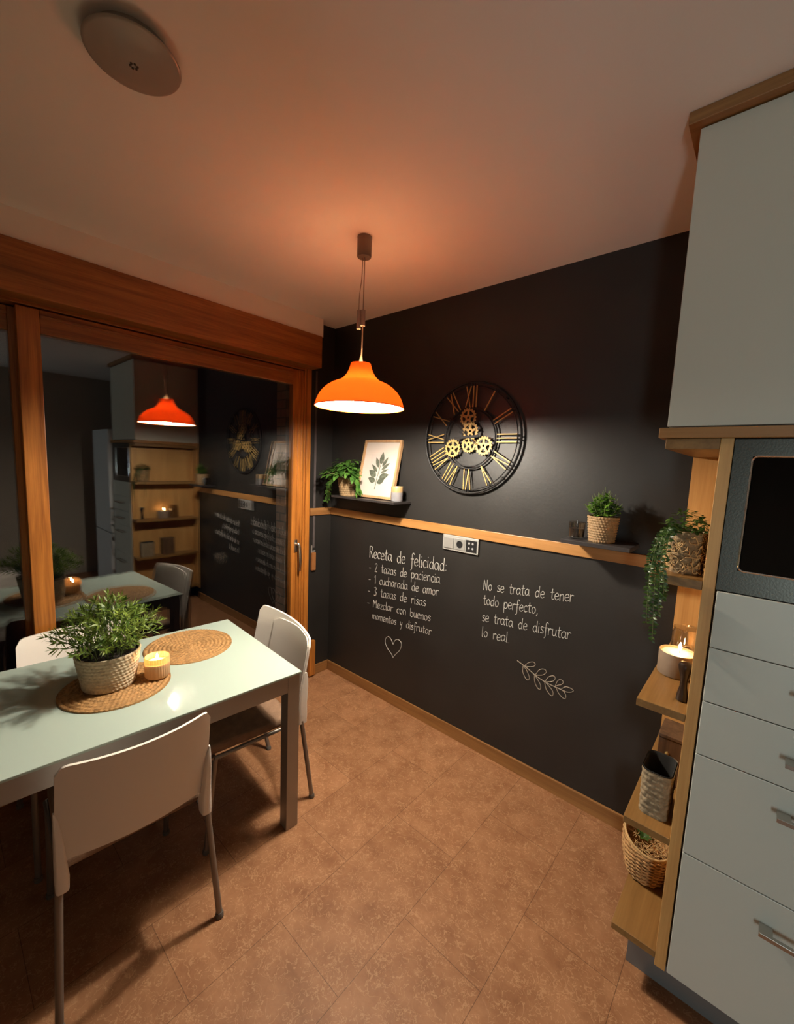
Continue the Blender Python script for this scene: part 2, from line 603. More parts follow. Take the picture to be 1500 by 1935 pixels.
def leaf(bm, p, d, up, L, W, droop=0.25, shape=0.45, n=4, fold=0.18):
    """a leaf blade of L x W starting at p towards d; curls down by droop"""
    d = d.normalized()
    s = d.cross(up)
    if s.length < 1e-3:
        s = d.cross(Vector((1, 0, 0)))
    s.normalize()
    nrm = s.cross(d).normalized()
    rows = []
    for i in range(n + 1):
        t = i / n
        c = p + d * (L * t) - nrm * (droop * L * t * t)
        w = W * 0.5 * (math.sin(PI * (t ** (math.log(0.5) / math.log(shape)))) if 0 < t < 1 else 0.0)
        if i in (0, n):
            rows.append([bm.verts.new(c)])
        else:
            rows.append([bm.verts.new(c - s * w + nrm * fold * w), bm.verts.new(c), bm.verts.new(c + s * w + nrm * fold * w)])
    for a, b in zip(rows[:-1], rows[1:]):
        if len(a) == 1 and len(b) == 3:
            bm.faces.new((a[0], b[1], b[0])); bm.faces.new((a[0], b[2], b[1]))
        elif len(a) == 3 and len(b) == 3:
            bm.faces.new((a[0], a[1], b[1], b[0])); bm.faces.new((a[1], a[2], b[2], b[1]))
        elif len(a) == 3 and len(b) == 1:
            bm.faces.new((a[0], a[1], b[0])); bm.faces.new((a[1], a[2], b[0]))

def rvec(z0=-0.3, z1=1.0):
    a = random.uniform(0, 2 * PI)
    z = random.uniform(z0, z1)
    return Vector((math.cos(a), math.sin(a), z)).normalized()

# ------------------------------------------------------------------ room shell
H = 2.6
XR, YF = 4.3, -4.3
struct(obj('floor', bx(-0.3, XR, YF, 0.12, -0.05, 0), 'brown_tiles'))
struct(obj('ceiling', bx(-0.3, XR, YF, 0.12, H, H + 0.06), 'ceiling_white'))
struct(obj('wall_back', bx(-0.25, XR, 0.0, 0.12, 0, H), 'black_wall'))
bm = bmesh.new()
box(bm, -0.12, 0.0, -0.2, 0.0, 0, H, mi=0)
box(bm, -0.12, 0.0, -3.45, -0.2, 2.33, H, mi=1)
box(bm, -0.12, 0.0, YF, -3.45, 0, H, mi=1)
struct(obj('wall_left', bm, ['black_wall', 'white_wall']))
struct(obj('wall_outside', bx(-0.24, -0.125, -0.325, 0.0, 0, H), 'outside_brick'))
struct(obj('wall_right', bx(XR, XR + 0.1, YF, 0.12, 0, H), 'kitchen_wall'))
bm = bmesh.new()
box(bm, -0.3, 3.2, YF - 0.1, YF, 0, H)
box(bm, 4.1, XR, YF - 0.1, YF, 0, H)
box(bm, 3.2, 4.1, YF - 0.1, YF, 2.1, H)  # opening added so its jamb keeps the fill off the near chair
struct(obj('wall_front', bm, 'kitchen_wall'))
struct(obj('trim_1', bx(0.0, 2.239, -0.013, 0.0, 1.243, 1.296, bev=0.002), 'oak_x'))
struct(obj('trim_2', bx(0.0, 0.013, -0.199, -0.0135, 1.243, 1.296, bev=0.002), 'baseboard_dim_rail_y'))  # rail shade put into the colour by a darker wood than trim_1
struct(obj('baseboard_back', bx(0.0, 2.236, -0.012, 0.0, 0, 0.076, bev=0.002), 'baseboard_x'))
struct(obj('baseboard_left', bx(0.0, 0.012, -0.199, -0.0125, 0, 0.076, bev=0.002), 'baseboard_dim_rail_y'))
struct(obj('trim_3', bx(0.0, 0.095, YF, -0.182, 2.481, H), 'white_wall'))                       # plaster boxing over the shutter
struct(obj('trim_4', bx(0.0, 0.105, YF, -0.196, 2.272, 2.481, bev=0.002), 'door_wood_rail'))     # shutter box front
struct(obj('trim_5', bx(0.001, 0.03, -0.197, -0.146, 0.012, 0.285, bev=0.002), 'door_wood'))     # little wooden upstand

# sliding terrace door
D = struct(empty('door_1', (-0.06, -1.7, 0)))
def dpart(name, bm, mat, parent=D, **k):
    for v in bm.verts:
        v.co -= Vector((-0.06, -1.7, 0))
    return obj(name, bm, mat, parent, **k)
bm = bmesh.new()
box(bm, -0.12, 0.0, -0.236, -0.2, 0.0, 2.33, bev=0.002)
box(bm, -0.12, -0.012, -0.252, -0.236, 0.0, 2.30, bev=0.002)
box(bm, -0.12, 0.0, -3.45, -3.40, 0.0, 2.33, bev=0.002)
dpart('door_jamb', bm, 'door_wood')
bm = bmesh.new()
box(bm, -0.12, 0.0, -3.40, -0.236, 2.285, 2.33, bev=0.002)
box(bm, -0.12, -0.012, -3.40, -0.252, 2.262, 2.285, bev=0.002)
dpart('door_head', bm, 'door_wood_rail')
dpart('door_sill', bx(-0.12, 0.0, -3.40, -0.236, 0.0, 0.03, bev=0.002), 'door_wood_rail')
# moving sash
def sash(x0, x1, ya, yb, name, split):
    bm = bmesh.new()
    w = 0.08
    z0, z1 = 0.035, 2.255
    box(bm, x0, x1, ya, ya + w, z0, z1, bev=0.003, mi=0)
    box(bm, x0, x1, yb - split, yb, z0, z1, bev=0.003, mi=0)
    if split > 0.085:
        box(bm, x1, x1 + 0.007, yb - 0.052, yb - 0.036, z0, z1, bev=0.002, mi=0)
        box(bm, x1, x1 + 0.007, yb - 0.024, yb - 0.006, z0, z1, bev=0.002, mi=0)
    box(bm, x0, x1, ya + w, yb - split, 2.152, z1, bev=0.003, mi=1)
    box(bm, x1, x1 + 0.006, ya + w, yb - split, 2.218, 2.232, bev=0.002, mi=1)
    box(bm, x0, x1, ya + w, yb - split, z0, 0.16, bev=0.003, mi=1)
    s = dpart(name, bm, ['door_wood', 'door_wood_rail'])
    return s
S1 = sash(-0.062, -0.014, -1.748, -0.254, 'sliding_sash', 0.088)
S2 = sash(-0.118, -0.070, -3.395, -1.69, 'fixed_sash', 0.08)
dpart('glass_pane', bx(-0.052, -0.028, -1.668, -0.342, 0.16, 2.152), 'window_glass', S1)
dpart('glass_pane', bx(-0.106, -0.082, -3.315, -1.77, 0.16, 2.152), 'window_glass', S2)
bm = bmesh.new()
box(bm, -0.014, -0.004, -0.325, -0.297, 0.985, 1.075, bev=0.004)
tube(bm, [(-0.006, -0.311, 1.045), (0.03, -0.311, 1.045)], 0.009, 10)
tube(bm, smooth_path([(0.026, -0.311, 1.052), (0.036, -0.309, 1.03), (0.040, -0.307, 0.99), (0.042, -0.305, 0.92), (0.036, -0.305, 0.855)], 5), [0.011] * 3 + [0.0095] * 14 + [0.008] * 4, 10)
part_label(dpart('door_handle', bm, 'chrome', S1, smooth=True), 'chrome lever handle')

# shutter strap
t = tag(empty('shutter_strap', (0.006, -0.165, 0.83)), 'thin grey shutter strap running down to a brown winder beside the glass door', 'shutter strap')
def local(bm, o):
    mi = (Matrix.Translation(o.location) @ o.rotation_euler.to_matrix().to_4x4()).inverted()
    bm.transform(mi)
    return bm
obj('strap_band', local(bx(0.003, 0.005, -0.170, -0.152, 1.0, 2.272), t), 'strap', t)
obj('winder_case', local(bx(0.0005, 0.022, -0.184, -0.150, 0.832, 0.965, bev=0.003), t), 'winder', t)
bm = bmesh.new()
box(bm, 0.002, 0.012, -0.184, -0.179, 0.965, 1.02)
tube(bm, [(0.008, -0.172, 0.975), (0.008, -0.150, 0.975)], 0.006, 10)
obj('winder_guide', local(bm, t), 'adjuster', t)

# ------------------------------------------------------------------ chalk lettering on the wall
G = {
 'a': (.82, [[(.62,.82),(.38,1.0),(.1,.75),(.06,.35),(.25,.02),(.5,.2),(.63,.6),(.66,.95)], [(.66,.95),(.64,.4),(.7,.06),(.82,.05)]]),
 'b': (.76, [[(.1,1.75),(.1,.1)], [(.1,.55),(.35,.95),(.64,.75),(.64,.25),(.38,0),(.1,.2)]]),
 'c': (.68, [[(.62,.8),(.38,1.0),(.1,.7),(.1,.3),(.32,0),(.62,.15)]]),
 'd': (.82, [[(.62,.75),(.36,.98),(.1,.65),(.1,.25),(.3,0),(.55,.2),(.64,.6)], [(.66,1.75),(.64,.3),(.7,0)]]),
 'e': (.74, [[(.1,.48),(.6,.58),(.55,.9),(.32,1.0),(.08,.65),(.12,.2),(.35,0),(.65,.18)]]),
 'f': (.62, [[(.64,1.55),(.47,1.75),(.29,1.5),(.27,.5),(.25,-.4),(.08,-.65)], [(.05,.9),(.55,.95)]]),
 'h': (.76, [[(.1,1.75),(.1,0)], [(.1,.6),(.35,1),(.58,.8),(.6,0)]]),
 'i': (.34, [[(.14,1),(.13,.15),(.24,0)], [(.14,1.38),(.16,1.46)]]),
 'l': (.36, [[(.14,1.75),(.13,.2),(.26,0)]]),
 'm': (1.1, [[(.1,1),(.1,0)], [(.1,.6),(.3,1),(.5,.8),(.5,0)], [(.5,.6),(.7,1),(.92,.8),(.95,0)]]),
 'n': (.76, [[(.1,1),(.1,0)], [(.1,.6),(.35,1),(.58,.8),(.62,0)]]),
 'o': (.76, [[(.4,1.0),(.14,.8),(.08,.4),(.32,0),(.6,.25),(.63,.7),(.4,1.0)]]),
 'p': (.76, [[(.1,1),(.1,-.7)], [(.1,.6),(.35,1),(.64,.75),(.62,.25),(.35,0),(.1,.25)]]),
 'r': (.62, [[(.1,1),(.1,0)], [(.1,.6),(.3,.95),(.58,.9)]]),
 's': (.62, [[(.55,.85),(.32,1),(.12,.8),(.3,.55),(.52,.3),(.4,.03),(.08,.1)]]),
 't': (.62, [[(.28,1.55),(.26,.25),(.4,0),(.55,.08)], [(.04,1.02),(.56,1.08)]]),
 'u': (.78, [[(.1,1),(.1,.3),(.3,0),(.55,.25),(.62,1)], [(.62,1),(.62,.15),(.74,0)]]),
 'y': (.72, [[(.1,1),(.15,.5),(.35,.3),(.55,.6)], [(.6,1),(.5,.2),(.35,-.5),(.12,-.7)]]),
 'z': (.68, [[(.1,.95),(.58,.95)], [(.58,.95),(.1,.05)], [(.1,.05),(.62,.05)]]),
 'R': (.86, [[(.1,1.75),(.1,0)], [(.1,1.7),(.5,1.7),(.62,1.35),(.42,1.0),(.1,.92)], [(.3,.93),(.76,0)]]),
 'N': (.95, [[(.1,0),(.12,1.7)], [(.12,1.7),(.68,0)], [(.68,0),(.72,1.75)]]),
 'M': (1.1, [[(.1,0),(.15,1.65)], [(.15,1.65),(.5,.75)], [(.5,.75),(.85,1.65)], [(.85,1.65),(.92,0)]]),
 '1': (.52, [[(.08,1.25),(.3,1.7)], [(.3,1.7),(.3,0)]]),
 '2': (.78, [[(.1,1.4),(.35,1.7),(.6,1.4),(.4,.8),(.08,.05)], [(.08,.05),(.65,.05)]]),
 '3': (.74, [[(.1,1.6),(.4,1.7),(.58,1.35),(.3,1.0),(.6,.6),(.4,.02),(.08,.15)]]),
 '-': (.62, [[(.05,.6),(.5,.62)]]),
 ':': (.34, [[(.15,.75),(.17,.82)], [(.14,.1),(.16,.17)]]),
 '.': (.34, [[(.14,.03),(.16,.1)]]),
 ',': (.34, [[(.2,.1),(.17,-.1),(.08,-.3)]]),
 ' ': (.85, []),
}
def chalk_line(text, x0, z0, x1, z1, xh, rad, loc, parent):
    total = sum(G[c][0] for c in text)
    sx = (x1 - x0) / total
    sl = (z1 - z0) / (x1 - x0)
    cx = 0.0
    bm = None
    for c in text + ' ':
        if c == ' ':
            if bm is not None:
                for v in bm.verts:
                    v.co -= Vector(loc)
                obj('word', bm, 'chalk', parent, smooth=True)
            bm = None
            cx += G[' '][0]
            continue
        if bm is None:
            bm = bmesh.new()
        w, strokes = G[c]
        jit = random.uniform(-0.05, 0.05)
        for s in strokes:
            pts = []
            for (px, py) in (smooth_path([(a, b, 0) for a, b in s], 5) if len(s) > 2 else [Vector((a, b, 0)) for a, b in s]) and [(v.x, v.y) for v in (smooth_path([(a, b, 0) for a, b in s], 5) if len(s) > 2 else [Vector((a, b, 0)) for a, b in s])]:
                x = x0 + (cx + px) * sx
                z = z0 + sl * (x - x0) + (py + jit) * xh
                pts.append((x, -0.0008, z))
            tube(bm, pts, rad, 6)
        cx += w
def chalk_block(label, loc, lines):
    t = tag(empty('chalk_writing', loc), label, 'chalk writing')
    for (txt, x0, z0, x1, z1, xh, rad) in lines:
        chalk_line(txt, x0, z0, x1, z1, xh, rad * 0.92, loc, t)
chalk_block('six line chalk recipe for happiness handwritten on the black wall, left of the quote', (0.74, -0.001, 0.78), [
    ('Receta de felicidad:', 0.430, 0.982, 1.092, 1.012, 0.047, 0.0024),
    ('- 2 tazas de paciencia', 0.430, 0.884, 1.046, 0.932, 0.0365, 0.0019),
    ('- 1 cucharada de amor', 0.431, 0.800, 1.040, 0.850, 0.0355, 0.0019),
    ('- 3 tazas de risas', 0.428, 0.714, 0.948, 0.759, 0.0355, 0.0019),
    ('- Mezclar con buenos', 0.427, 0.628, 0.990, 0.674, 0.033, 0.0019),
    ('momentos y disfrutar', 0.478, 0.549, 1.002, 0.588, 0.031, 0.0019)])
chalk_block('four line chalk quote handwritten on the black wall under the small right shelf', (1.59, -0.001, 0.85), [
    ('No se trata de tener', 1.341, 0.960, 1.833, 1.013, 0.0345, 0.0021),
    ('todo perfecto,', 1.346, 0.876, 1.664, 0.908, 0.0345, 0.0021),
    ('se trata de disfrutar', 1.346, 0.781, 1.836, 0.826, 0.0345, 0.0021),
    ('lo real.', 1.350, 0.690, 1.524, 0.706, 0.0345, 0.0021)])
bm = bmesh.new()
hl = [(0.687,0.426),(0.661,0.459),(0.636,0.463),(0.616,0.44),(0.617,0.408),(0.644,0.374),(0.676,0.352),(0.692,0.329)]
hr = [(0.687,0.424),(0.703,0.457),(0.729,0.472),(0.756,0.462),(0.76,0.436),(0.745,0.399),(0.711,0.36),(0.692,0.330)]
for h in (hl, hr):
    tube(bm, smooth_path([(x, -0.0008, z) for x, z in h], 6), 0.0023, 6)
tag(obj('chalk_heart', bm, 'chalk', smooth=True), 'small outlined chalk heart drawn on the black wall below the recipe lines', 'chalk drawing')
bm = bmesh.new()
tube(bm, smooth_path([(x, -0.0008, z) for x, z in [(1.572,0.625),(1.628,0.604),(1.681,0.579),(1.732,0.565),(1.784,0.559),(1.83,0.556)]], 6), 0.0022, 6)
LV = [[(1.615,0.612),(1.635,0.635),(1.659,0.648),(1.671,0.639),(1.661,0.623),(1.632,0.612),(1.615,0.612)],
 [(1.607,0.608),(1.608,0.575),(1.624,0.547),(1.64,0.54),(1.645,0.559),(1.627,0.591),(1.609,0.608)],
 [(1.676,0.584),(1.695,0.618),(1.72,0.63),(1.731,0.619),(1.717,0.599),(1.693,0.588),(1.677,0.582)],
 [(1.671,0.582),(1.676,0.545),(1.695,0.517),(1.709,0.52),(1.705,0.544),(1.687,0.566),(1.671,0.582)],
 [(1.729,0.567),(1.745,0.598),(1.768,0.613),(1.778,0.604),(1.77,0.586),(1.747,0.573),(1.730,0.566)],
 [(1.726,0.566),(1.739,0.528),(1.763,0.507),(1.774,0.513),(1.771,0.533),(1.749,0.553),(1.727,0.566)],
 [(1.781,0.562),(1.791,0.595),(1.807,0.607),(1.819,0.6),(1.811,0.584),(1.795,0.574),(1.782,0.562)],
 [(1.786,0.559),(1.802,0.533),(1.827,0.517),(1.837,0.525),(1.832,0.546),(1.812,0.558),(1.788,0.559)],
 [(1.811,0.559),(1.833,0.581),(1.863,0.581),(1.869,0.573),(1.857,0.562),(1.831,0.555),(1.812,0.559)]]
for l in LV:
    tube(bm, smooth_path([(x, -0.0008, z) for x, z in l], 6), 0.0019, 6)
tag(obj('chalk_sprig', bm, 'chalk_tan', smooth=True), 'tan chalk leaf sprig drawn on the black wall below the quote', 'chalk drawing')

# ------------------------------------------------------------------ ceiling light (unlit)
t = tag(empty('ceiling_light', (1.237, -1.660, H)), 'unlit round glass light dome on the ceiling', 'ceiling light')
bm = bmesh.new()
lathe(bm, [(0.080, 0), (0.084, -0.018), (0.099, -0.022), (0.1015, -0.025), (0.100, -0.028), (0.094, -0.0285), (0.075, -0.034), (0.05, -0.0385), (0.022, -0.041), (0.006, -0.0415)], 64, cap_top=True)
obj('glass_bowl', bm, 'lamp_glass', t, smooth=True, angle=60)
bm = bmesh.new()
for k in range(6):
    a = k * PI / 3
    r = 0.0075
    lathe(bm, [(0.0028, -0.0405), (0.0028, -0.0435), (0.001, -0.0445)], 8, cx=r * math.cos(a), cy=r * math.sin(a), cap_top=True)
obj('finial', bm, 'carcass_dark', t)

# ------------------------------------------------------------------ pendant lamp
LX, LY = 1.074, -0.74
t = tag(empty('pendant_lamp', (LX, LY, H)), 'lit orange bell shaped pendant lamp hanging from the ceiling', 'lamp')
bm = bmesh.new()
lathe(bm, [(0.030, 0.0), (0.031, -0.003), (0.031, -0.078), (0.029, -0.083), (0.004, -0.084)], 32, cap_top=True)
obj('canopy', bm, 'canopy_metal', t, smooth=True)
bm = bmesh.new()
tube(bm, [(0.004, 0, -0.083), (0.004, 0, -0.30)], 0.0022, 8)
tube(bm, [(0.004, 0, -0.30), (0.002, 0, -0.52)], 0.0032, 8)
tube(bm, smooth_path([(-0.004, -0.003, -0.083), (-0.006, -0.004, -0.16), (-0.012, -0.009, -0.24), (-0.013, -0.010, -0.31)], 6), 0.0017, 8)
tube(bm, [(0, 0, -0.49), (0, 0, -0.518)], [0.004, 0.009], 10)
obj('cable', bm, 'cable', t, smooth=True)
bm = bmesh.new()
lathe(bm, [(0.003, -0.298), (0.0105, -0.30), (0.0105, -0.365), (0.003, -0.367)], 20, cx=0.004)
lathe(bm, [(0.003, -0.298), (0.0095, -0.30), (0.0095, -0.378), (0.003, -0.380)], 20, cx=-0.0125, cy=-0.009)
obj('height_adjuster', bm, 'adjuster', t, smooth=True)
prof = [(0.0435, -0.524), (0.046, -0.533), (0.049, -0.545), (0.055, -0.560), (0.065, -0.577), (0.079, -0.592), (0.092, -0.601), (0.094, -0.602),
        (0.108, -0.607), (0.127, -0.615), (0.147, -0.628), (0.166, -0.646), (0.180, -0.665), (0.190, -0.686), (0.196, -0.706), (0.198, -0.714)]
bm = bmesh.new()
lathe(bm, list(reversed(prof)), 96)
sh = obj('lamp_shade', bm, 'orange_shade', t, smooth=True, angle=70)
bm = bmesh.new()
lathe(bm, [(0.0437, -0.5275), (0.03, -0.527), (0.006, -0.527)], 64)
obj('added_glow_cap', bm, 'glow_cap', t, smooth=True)  # added part, unseen from below; passes bulb light up to the ceiling
bm = bmesh.new()
ring_tube(bm, 0.198, 0.0022, 0, 0, -0.714, 'Z', 96, 8)
obj('shade_rim', bm, 'orange_shade', t, smooth=True)
bm = bmesh.new()
lathe(bm, [(0.004, -0.5165), (0.006, -0.5175), (0.006, -0.530), (0.006, -0.590), (0.013, -0.595), (0.013, -0.630)], 24, cap_top=True)
obj('bulb_holder', bm, 'bulb_socket', t, smooth=True)
bm = bmesh.new()
lathe(bm, [(0.012, -0.630), (0.015, -0.642), (0.026, -0.664), (0.031, -0.685), (0.027, -0.706), (0.014, -0.720), (0.003, -0.724)], 32, cap_bot=True, cap_top=True)
obj('bulb', bm, 'bulb_glow', t, smooth=True)

# ------------------------------------------------------------------ wall clock
KX, KZ, KR = 1.207, 1.800, 0.305
t = tag(empty('wall_clock', (KX, -0.02, KZ)), 'round open black iron wall clock with gold roman numerals and gears', 'clock')
bm = bmesh.new()
ring_tube(bm, KR, 0.0055, 0, 0, 0, 'Y', 128, 8, flat=1.4)
ring_tube(bm, 0.2835, 0.0030, 0, 0.002, 0, 'Y', 128, 8)
for k in range(12):
    a = 2 * PI * k / 12
    for da in (-0.03, 0.03):
        tube(bm, [(0.28 * math.cos(a + da), 0, 0.28 * math.sin(a + da)), (0.305 * math.cos(a + da), 0, 0.305 * math.sin(a + da))], 0.004, 6)
for a in (PI / 4, 3 * PI / 4, 5 * PI / 4, 7 * PI / 4):
    tube(bm, [(0.293 * math.cos(a), -0.0, 0.293 * math.sin(a)), (0.293 * math.cos(a), 0.0195, 0.293 * math.sin(a))], 0.006, 8)
obj('outer_ring', bm, 'black_iron', t, smooth=True)
bm = bmesh.new()
ring_tube(bm, 0.168, 0.0045, 0, 0, 0, 'Y', 96, 8)
ring_tube(bm, 0.155, 0.0035, 0, 0.003, 0, 'Y', 96, 8)
obj('inner_ring', bm, 'black_iron', t, smooth=True)
def bar(bm, p, q, w, d, y):
    """flat bar between two (x,z) points"""
    p, q = Vector((p[0], y, p[1])), Vector((q[0], y, q[1]))
    u = (q - p).normalized()
    s = u.cross(Vector((0, 1, 0))) * (w / 2)
    n = Vector((0, d / 2, 0))
    vs = [bm.verts.new(c) for c in (p - s - n, p + s - n, p + s + n, p - s + n, q - s - n, q + s - n, q + s + n, q - s + n)]
    for q4 in ((0, 1, 2, 3), (7, 6, 5, 4), (0, 4, 5, 1), (1, 5, 6, 2), (2, 6, 7, 3), (3, 7, 4, 0)):
        bm.faces.new([vs[i] for i in q4])
NUM = ['XII', 'I', 'II', 'III', 'IV', 'V', 'VI', 'VII', 'VIII', 'IX', 'X', 'XI']
WID = {'I': 0.020, 'V': 0.040, 'X': 0.042}
for k, s in enumerate(NUM):
    th = PI / 2 - 2 * PI * k / 12
    rad = Vector((math.cos(th), math.sin(th)))
    tan = Vector((math.sin(th), -math.cos(th)))
    tot = sum(WID[c] for c in s)
    x = -tot / 2
    bm = bmesh.new()
    r0, r1 = 0.170, 0.284
    P = lambda tt, r: tuple(rad * r + tan * tt)
    for c in s:
        w = WID[c]
        a, b = x + 0.006, x + w - 0.006
        mdl = x + w / 2
        if c == 'I':
            bar(bm, P(mdl, r0), P(mdl, r1), 0.0058, 0.006, -0.006)
        elif c == 'V':
            bar(bm, P(a, r1), P(mdl, r0), 0.0054, 0.006, -0.006)
            bar(bm, P(b, r1), P(mdl, r0), 0.0054, 0.006, -0.0065)
        else:
            bar(bm, P(a, r1), P(b, r0), 0.0054, 0.006, -0.006)
            bar(bm, P(b, r1), P(a, r0), 0.0054, 0.006, -0.0065)
        x += w
    obj('numeral', bm, 'gold', t)
def gear(bm, cx, cz, y, R, teeth=18, th=0.005):
    def ann(r0f, r1f, seg):
        fr, bk = [], []
        for i in range(seg):
            a = 2 * PI * i / seg
            row = []
            for yy in (y - th / 2, y + th / 2):
                for rf in (r0f, r1f):
                    r = rf(i)
                    row.append(bm.verts.new((cx + r * math.cos(a), yy, cz + r * math.sin(a))))
            fr.append(row)
        for i in range(seg):
            A, B = fr[i], fr[(i + 1) % seg]
            bm.faces.new((A[0], A[1], B[1], B[0])); bm.faces.new((A[2], B[2], B[3], A[3]))
            bm.faces.new((A[1], A[3], B[3], B[1])); bm.faces.new((A[0], B[0], B[2], A[2]))
    ann(lambda i: R * 0.70, lambda i: R * (1.0 if i % 4 in (0, 1) else 0.88), teeth * 4)
    ann(lambda i: R * 0.13, lambda i: R * 0.34, 24)
    for k in range(5):
        a = 2 * PI * k / 5 + 0.3
        bar(bm, (cx + R * 0.3 * math.cos(a), cz + R * 0.3 * math.sin(a)), (cx + R * 0.66 * math.cos(a), cz + R * 0.73 * math.sin(a)), R * 0.25, th * 0.9, y)
for (gx, gz, R, y) in [(1.196, 1.913, 0.053, -0.012), (1.219, 1.838, 0.051, -0.019), (1.104, 1.745, 0.053, -0.012), (1.205, 1.768, 0.048, -0.004), (1.303, 1.760, 0.053, -0.012)]:
    bm = bmesh.new()
    gear(bm, gx - KX, gz - KZ, y, R)
    obj('gear', bm, 'gold', t)
bm = bmesh.new()
for p, q in (((-0.011, 0.113), (0.0, -0.03)), ((-0.103, -0.055), (0.0, -0.03)), ((0.096, -0.04), (0.0, -0.03)), ((-0.103, -0.055), (-0.15, -0.07)), ((0.096, -0.04), (0.155, -0.05)), ((-0.011, 0.113), (-0.012, 0.163))):
    bar(bm, p, q, 0.012, 0.004, 0.004)
obj('gear_bridge', bm, 'black_iron', t)
bm = bmesh.new()
bar(bm, (0.05, -0.03), (-0.125, 0.115), 0.006, 0.002, -0.026)
obj('minute_hand', bm, 'black_iron', t)
bm = bmesh.new()
bar(bm, (0.07, 0.012), (-0.085, 0.0), 0.013, 0.002, -0.029)
bar(bm, (-0.03, 0.02), (-0.055, 0.036), 0.010, 0.002, -0.0285)
bm2 = bm
obj('hour_hand', bm2, 'black_iron', t)

# ------------------------------------------------------------------ wall sockets
t = tag(empty('socket_plate', (1.178, -0.001, 1.194)), 'silver triple socket and switch plate on the black wall just under the oak rail', 'socket')
SX0, SX1, SZ0, SZ1 = -0.121, 0.121, -0.044, 0.047
obj('plate_frame', bx(SX0, SX1, -0.011, 0.0, SZ0, SZ1, bev=0.003), 'socket_silver', t)
obj('switch_rocker', bx(-0.111, -0.042, -0.016, -0.009, -0.032, 0.032, bev=0.002), 'socket_insert', t)
bm = bmesh.new()
box(bm, -0.036, 0.034, -0.014, -0.009, -0.033, 0.033, bev=0.002)
obj('socket_insert', bm, 'socket_insert', t)
bm = bmesh.new()
r = lathe(bm, [(0.021, 0.0), (0.021, 0.0012), (0.019, 0.0012)], 32, cap_top=True)
bm.transform(Matrix.Rotation(PI / 2, 4, 'X'))
bm.transform(Matrix.Translation((-0.001, -0.0142, 0)))
obj('socket_well', bm, 'black_plastic', t)
obj('control_panel', bx(0.040, 0.112, -0.013, -0.009, -0.034, 0.034, bev=0.001), 'black_plastic', t)
bm = bmesh.new()
for (a, b) in ((0.062, 0.012), (0.086, 0.012), (0.062, -0.016), (0.086, -0.016)):
    lathe(bm, [(0.0062, 0), (0.0062, 0.0006)], 12, cap_top=True, cx=a, cy=-b)
bm.transform(Matrix.Rotation(PI / 2, 4, 'X'))
bm.transform(Matrix.Translation((0, -0.0132, 0)))
obj('panel_symbols', bm, 'grey_print', t)

# ------------------------------------------------------------------ floating shelves
tag(obj('floating_shelf', bx(0.205, 0.790, -0.170, -0.0005, 1.395, 1.409, bev=0.0015), 'black_shelf'), 'long thin black floating shelf carrying the leaf picture', 'shelf')
tag(obj('floating_shelf', bx(1.805, 2.084, -0.170, -0.0005, 1.322, 1.340, bev=0.0015), 'black_shelf'), 'short thin black floating shelf on the right, just above the oak rail', 'shelf')

# ------------------------------------------------------------------ picture frame
fw, fh, fd = 0.325, 0.392, 0.024
t = tag(empty('picture_frame', (0.545, -0.105, 1.4150)), 'thin oak framed leaf print leaning against the wall on the black shelf', 'picture')
t.rotation_euler = (math.radians(-12.5), 0, math.radians(2))
t.rotation_mode = 'XYZ'
bm = bmesh.new()
w = 0.016
box(bm, -fw / 2, -fw / 2 + w, 0, fd, 0, fh, bev=0.0015)
box(bm, fw / 2 - w, fw / 2, 0, fd, 0, fh, bev=0.0015)
box(bm, -fw / 2 + w, fw / 2 - w, 0, fd, 0, w, bev=0.0015)
box(bm, -fw / 2 + w, fw / 2 - w, 0, fd, fh - w, fh, bev=0.0015)
obj('frame', bm, 'frame_wood', t)
obj('mount_board', bx(-fw / 2 + w, fw / 2 - w, 0.010, 0.020, w, fh - w), 'paper', t)
bm = bmesh.new()
box(bm, -0.085, 0.085, 0.0092, 0.010, 0.185, 0.295)
obj('print_panel', bm, 'paper_grey', t)
bm = bmesh.new()
def flat_leaf(bm, px, pz, ang, L, W):
    d = Vector((math.cos(ang), 0, math.sin(ang)))
    s = Vector((-d.z, 0, d.x))
    n = 10
    a, b = [], []
    for i in range(n + 1):
        q = i / n
        wd = W / 2 * math.sin(PI * q ** 0.8)
        c = Vector((px, 0.0088, pz)) + d * (L * q)
        a.append(c - s * wd); b.append(c + s * wd)
    top = a + list(reversed(b[1:-1]))
    vs = [bm.verts.new(v) for v in top]
    bm.faces.new(vs)
A = math.radians
flat_leaf(bm, 0.012, 0.226, A(88), 0.086, 0.040)
for (x, z, an, L, W) in ((0.000, 0.205, 119, 0.080, 0.030), (0.026, 0.213, 58, 0.076, 0.026), (0.026, 0.190, 40, 0.078, 0.024), (0.024, 0.172, 24, 0.066, 0.018), (-0.010, 0.178, 140, 0.076, 0.024), (-0.014, 0.146, 150, 0.080, 0.046),
                         (0.016, 0.140, 16, 0.082, 0.042), (-0.012, 0.112, 163, 0.072, 0.040), (0.008, 0.100, 36, 0.074, 0.042)):
    flat_leaf(bm, x, z, A(an), L, W)
bar(bm, (-0.006, 0.060), (-0.001, 0.140), 0.005, 0.0006, 0.0089)
bar(bm, (-0.001, 0.140), (0.012, 0.230), 0.004, 0.0006, 0.0089)
obj('leaf_print', bm, 'ink_green', t)

